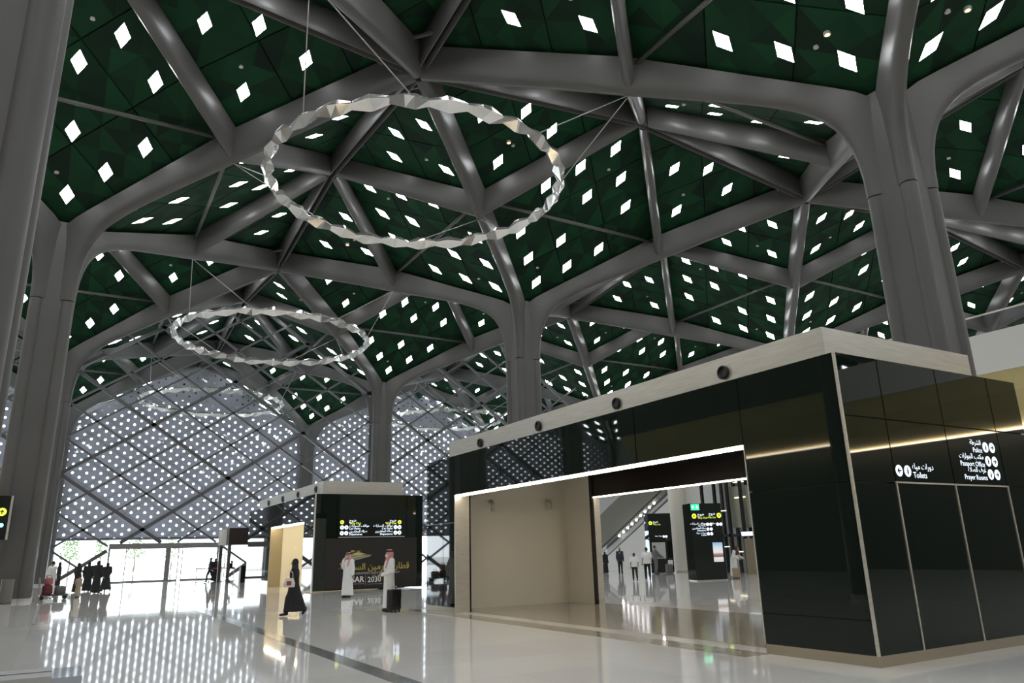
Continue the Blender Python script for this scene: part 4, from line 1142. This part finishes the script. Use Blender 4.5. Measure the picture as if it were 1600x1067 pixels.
ct = tag(empty('luggage_cart', (1.75, .35, 0), .1), 'low steel luggage cart loaded with dark red bags beside the left column', 'cart')
MB().box(-.55, .55, -.3, .3, .16, .22).build('deck', STEEL_DARK, ct)
for x in (-.45, .45):
    for y in (-.24, .24): MB().tube([(x, y-.02, .08), (x, y+.02, .08)], .08, 12).build('wheel', LEATHER, ct)
MB().tube([(-.55, -.27, .2), (-.62, -.27, .95), (-.62, .27, .95), (-.55, .27, .2)], .018, 8).build('push_handle', CHROME, ct)
def bag(loc, rz, w, d, h, m_, label, strap=True):
    r = tag(empty('travel_bag', loc, rz), label, 'bag', 'bags on the luggage cart')
    b = MB(); R = []
    for z, k in ((0, .86), (.05, 1), (h*.7, 1), (h*.93, .86), (h, .5)):
        R.append([(w/2*k*math.copysign(abs(math.cos(2*PI*i/16))**.5, math.cos(2*PI*i/16)), d/2*k*math.copysign(abs(math.sin(2*PI*i/16))**.5, math.sin(2*PI*i/16)), z) for i in range(16)])
    b.rings(R); b.build('body', m_, r, angle=.8)
    if strap: MB().tube([(-.12, 0, h*.95), (-.08, 0, h+.1), (.08, 0, h+.1), (.12, 0, h*.95)], .012, 6).build('handle', LEATHER, r)
    else: MB().tube([(-w*.3, -d/2-.01, h*.5), (-w*.2, -d/2-.05, h*.62), (w*.2, -d/2-.05, h*.62), (w*.3, -d/2-.01, h*.5)], .012, 6).build('handle', LEATHER, r)
bag((1.48, .32, .22), .1, .42, .5, .42, REDP, 'dark red bag at the column end of the luggage cart', False)
bag((1.98, .38, .22), .2, .44, .5, .36, GRYP, 'grey bag at the right end of the luggage cart')
bag((1.5, .34, .645), .0, .34, .4, .3, mat('rose_bag', (.42, .12, .13), .6), 'pinkish red bag stacked on top of the dark red bag')

# around the doors and booth
person('man in dark clothes walking past the entrance doors', (10.97, 17.0, 0), face(-80), 1.70, WALK, 'shirt', CN, CB, 'hair', voxel=.024)
person('dark-clothed person waiting left by the queue stanchions', (11.7, 19.6, 0), face(60), 1.62, None, 'abaya', CB, head='hijab', voxel=.024)
person('person with beige bag and dark top bending by the dark booth', (12.1, 16.6, 0), face(90), 1.55, dict(chest=(0, -.12, 1.22), neck=(0, -.2, 1.36), head=(0, -.26, 1.49), sl=(.185, -.18, 1.34), sr=(-.185, -.18, 1.34), wl=(.2, -.45, 1.0), wr=(-.2, -.45, 1.0), el=(.23, -.2, 1.08), er=(-.23, -.2, 1.08)), 'shirt', CB, CBE, 'hair', voxel=.024)
# seen through the near kiosk
H = 'people seen through the kiosk passage'
person('boy in white t-shirt and black trousers seen through the kiosk passage', (26.63, -10.68, 0), face(175), 1.36, dict(WALK), 'tee', CW, CB, 'hair', group=H, voxel=.022)
person('man in white t-shirt and black trousers walking through beyond the kiosk', (27.41, -10.73, 0), face(172), 1.62, dict(WALK, wl=(.25, -.1, .9)), 'tee', CW, CB, 'hair', group=H, voxel=.022)
person('traveller in grey top leaning to a bag by the left totem', (33.3, -4.6, 0), face(100), 1.72, dict(wl=(.22, -.42, .98), wr=(-.22, -.42, .98), el=(.24, -.2, 1.15), er=(-.24, -.2, 1.15)), 'shirt', CG, CG, 'hair', group=H, voxel=.022)
person('seated-height person in black at the left edge of the passage view', (33.4, .6, 0), face(30), 1.40, None, 'abaya', CB, head='hijab', group=H, voxel=.024)
person('person in black top standing behind the seated one near the escalator foot', (34.9, .9, 0), face(10), 1.66, None, 'shirt', CB, CG, 'hair', group=H, voxel=.024)
person('person in dark vest with a trolley left of the boy in white', (32.6, -2.0, 0), face(160), 1.50, dict(wl=(.2, -.3, .95), wr=(-.2, -.3, .95)), 'shirt', CN, CB, 'hair', group=H, voxel=.024)
person('person in white robe and brown headscarf leaning on a trolley right of the totem', (31.6, -12.55, 0), face(40), 1.66, dict(chest=(0, -.14, 1.22), neck=(0, -.22, 1.36), head=(0, -.27, 1.50), sl=(.185, -.2, 1.34), sr=(-.185, -.2, 1.34), wl=(.2, -.45, .98), wr=(-.2, -.45, .98), el=(.23, -.22, 1.08), er=(-.23, -.22, 1.08)), 'robe', CW, head='hijab', group=H, voxel=.022)
suitcase((33.5, -5.55, 0), face(10), .40, .26, .60, GRYP, 'dark grey suitcase in front of the leaning traveller')
suitcase((31.5, -1.3, 0), face(10), .55, .35, .50, BLKP, 'low black case beside the person in dark vest')
suitcase((30.9, -13.3, 0), face(30), .34, .24, .52, mat('tan_luggage', (.38, .30, .2), .5), 'tan suitcase before the person in brown headscarf')
# shopping bag held by the traveller
sb = tag(empty('paper_bag', (33.95, -5.2, .50), face(0)), 'white paper bag held by the traveller near the left totem', 'bag')
MB().box(-.13, .13, -.06, .06, 0, .32).build('body', CW, sb); MB().tube([(-.07, 0, .32), (-.05, 0, .42), (.05, 0, .42), (.07, 0, .32)], .006, 5).build('handle', CABLE, sb)
bpy.data.scenes.remove(SCRATCH)
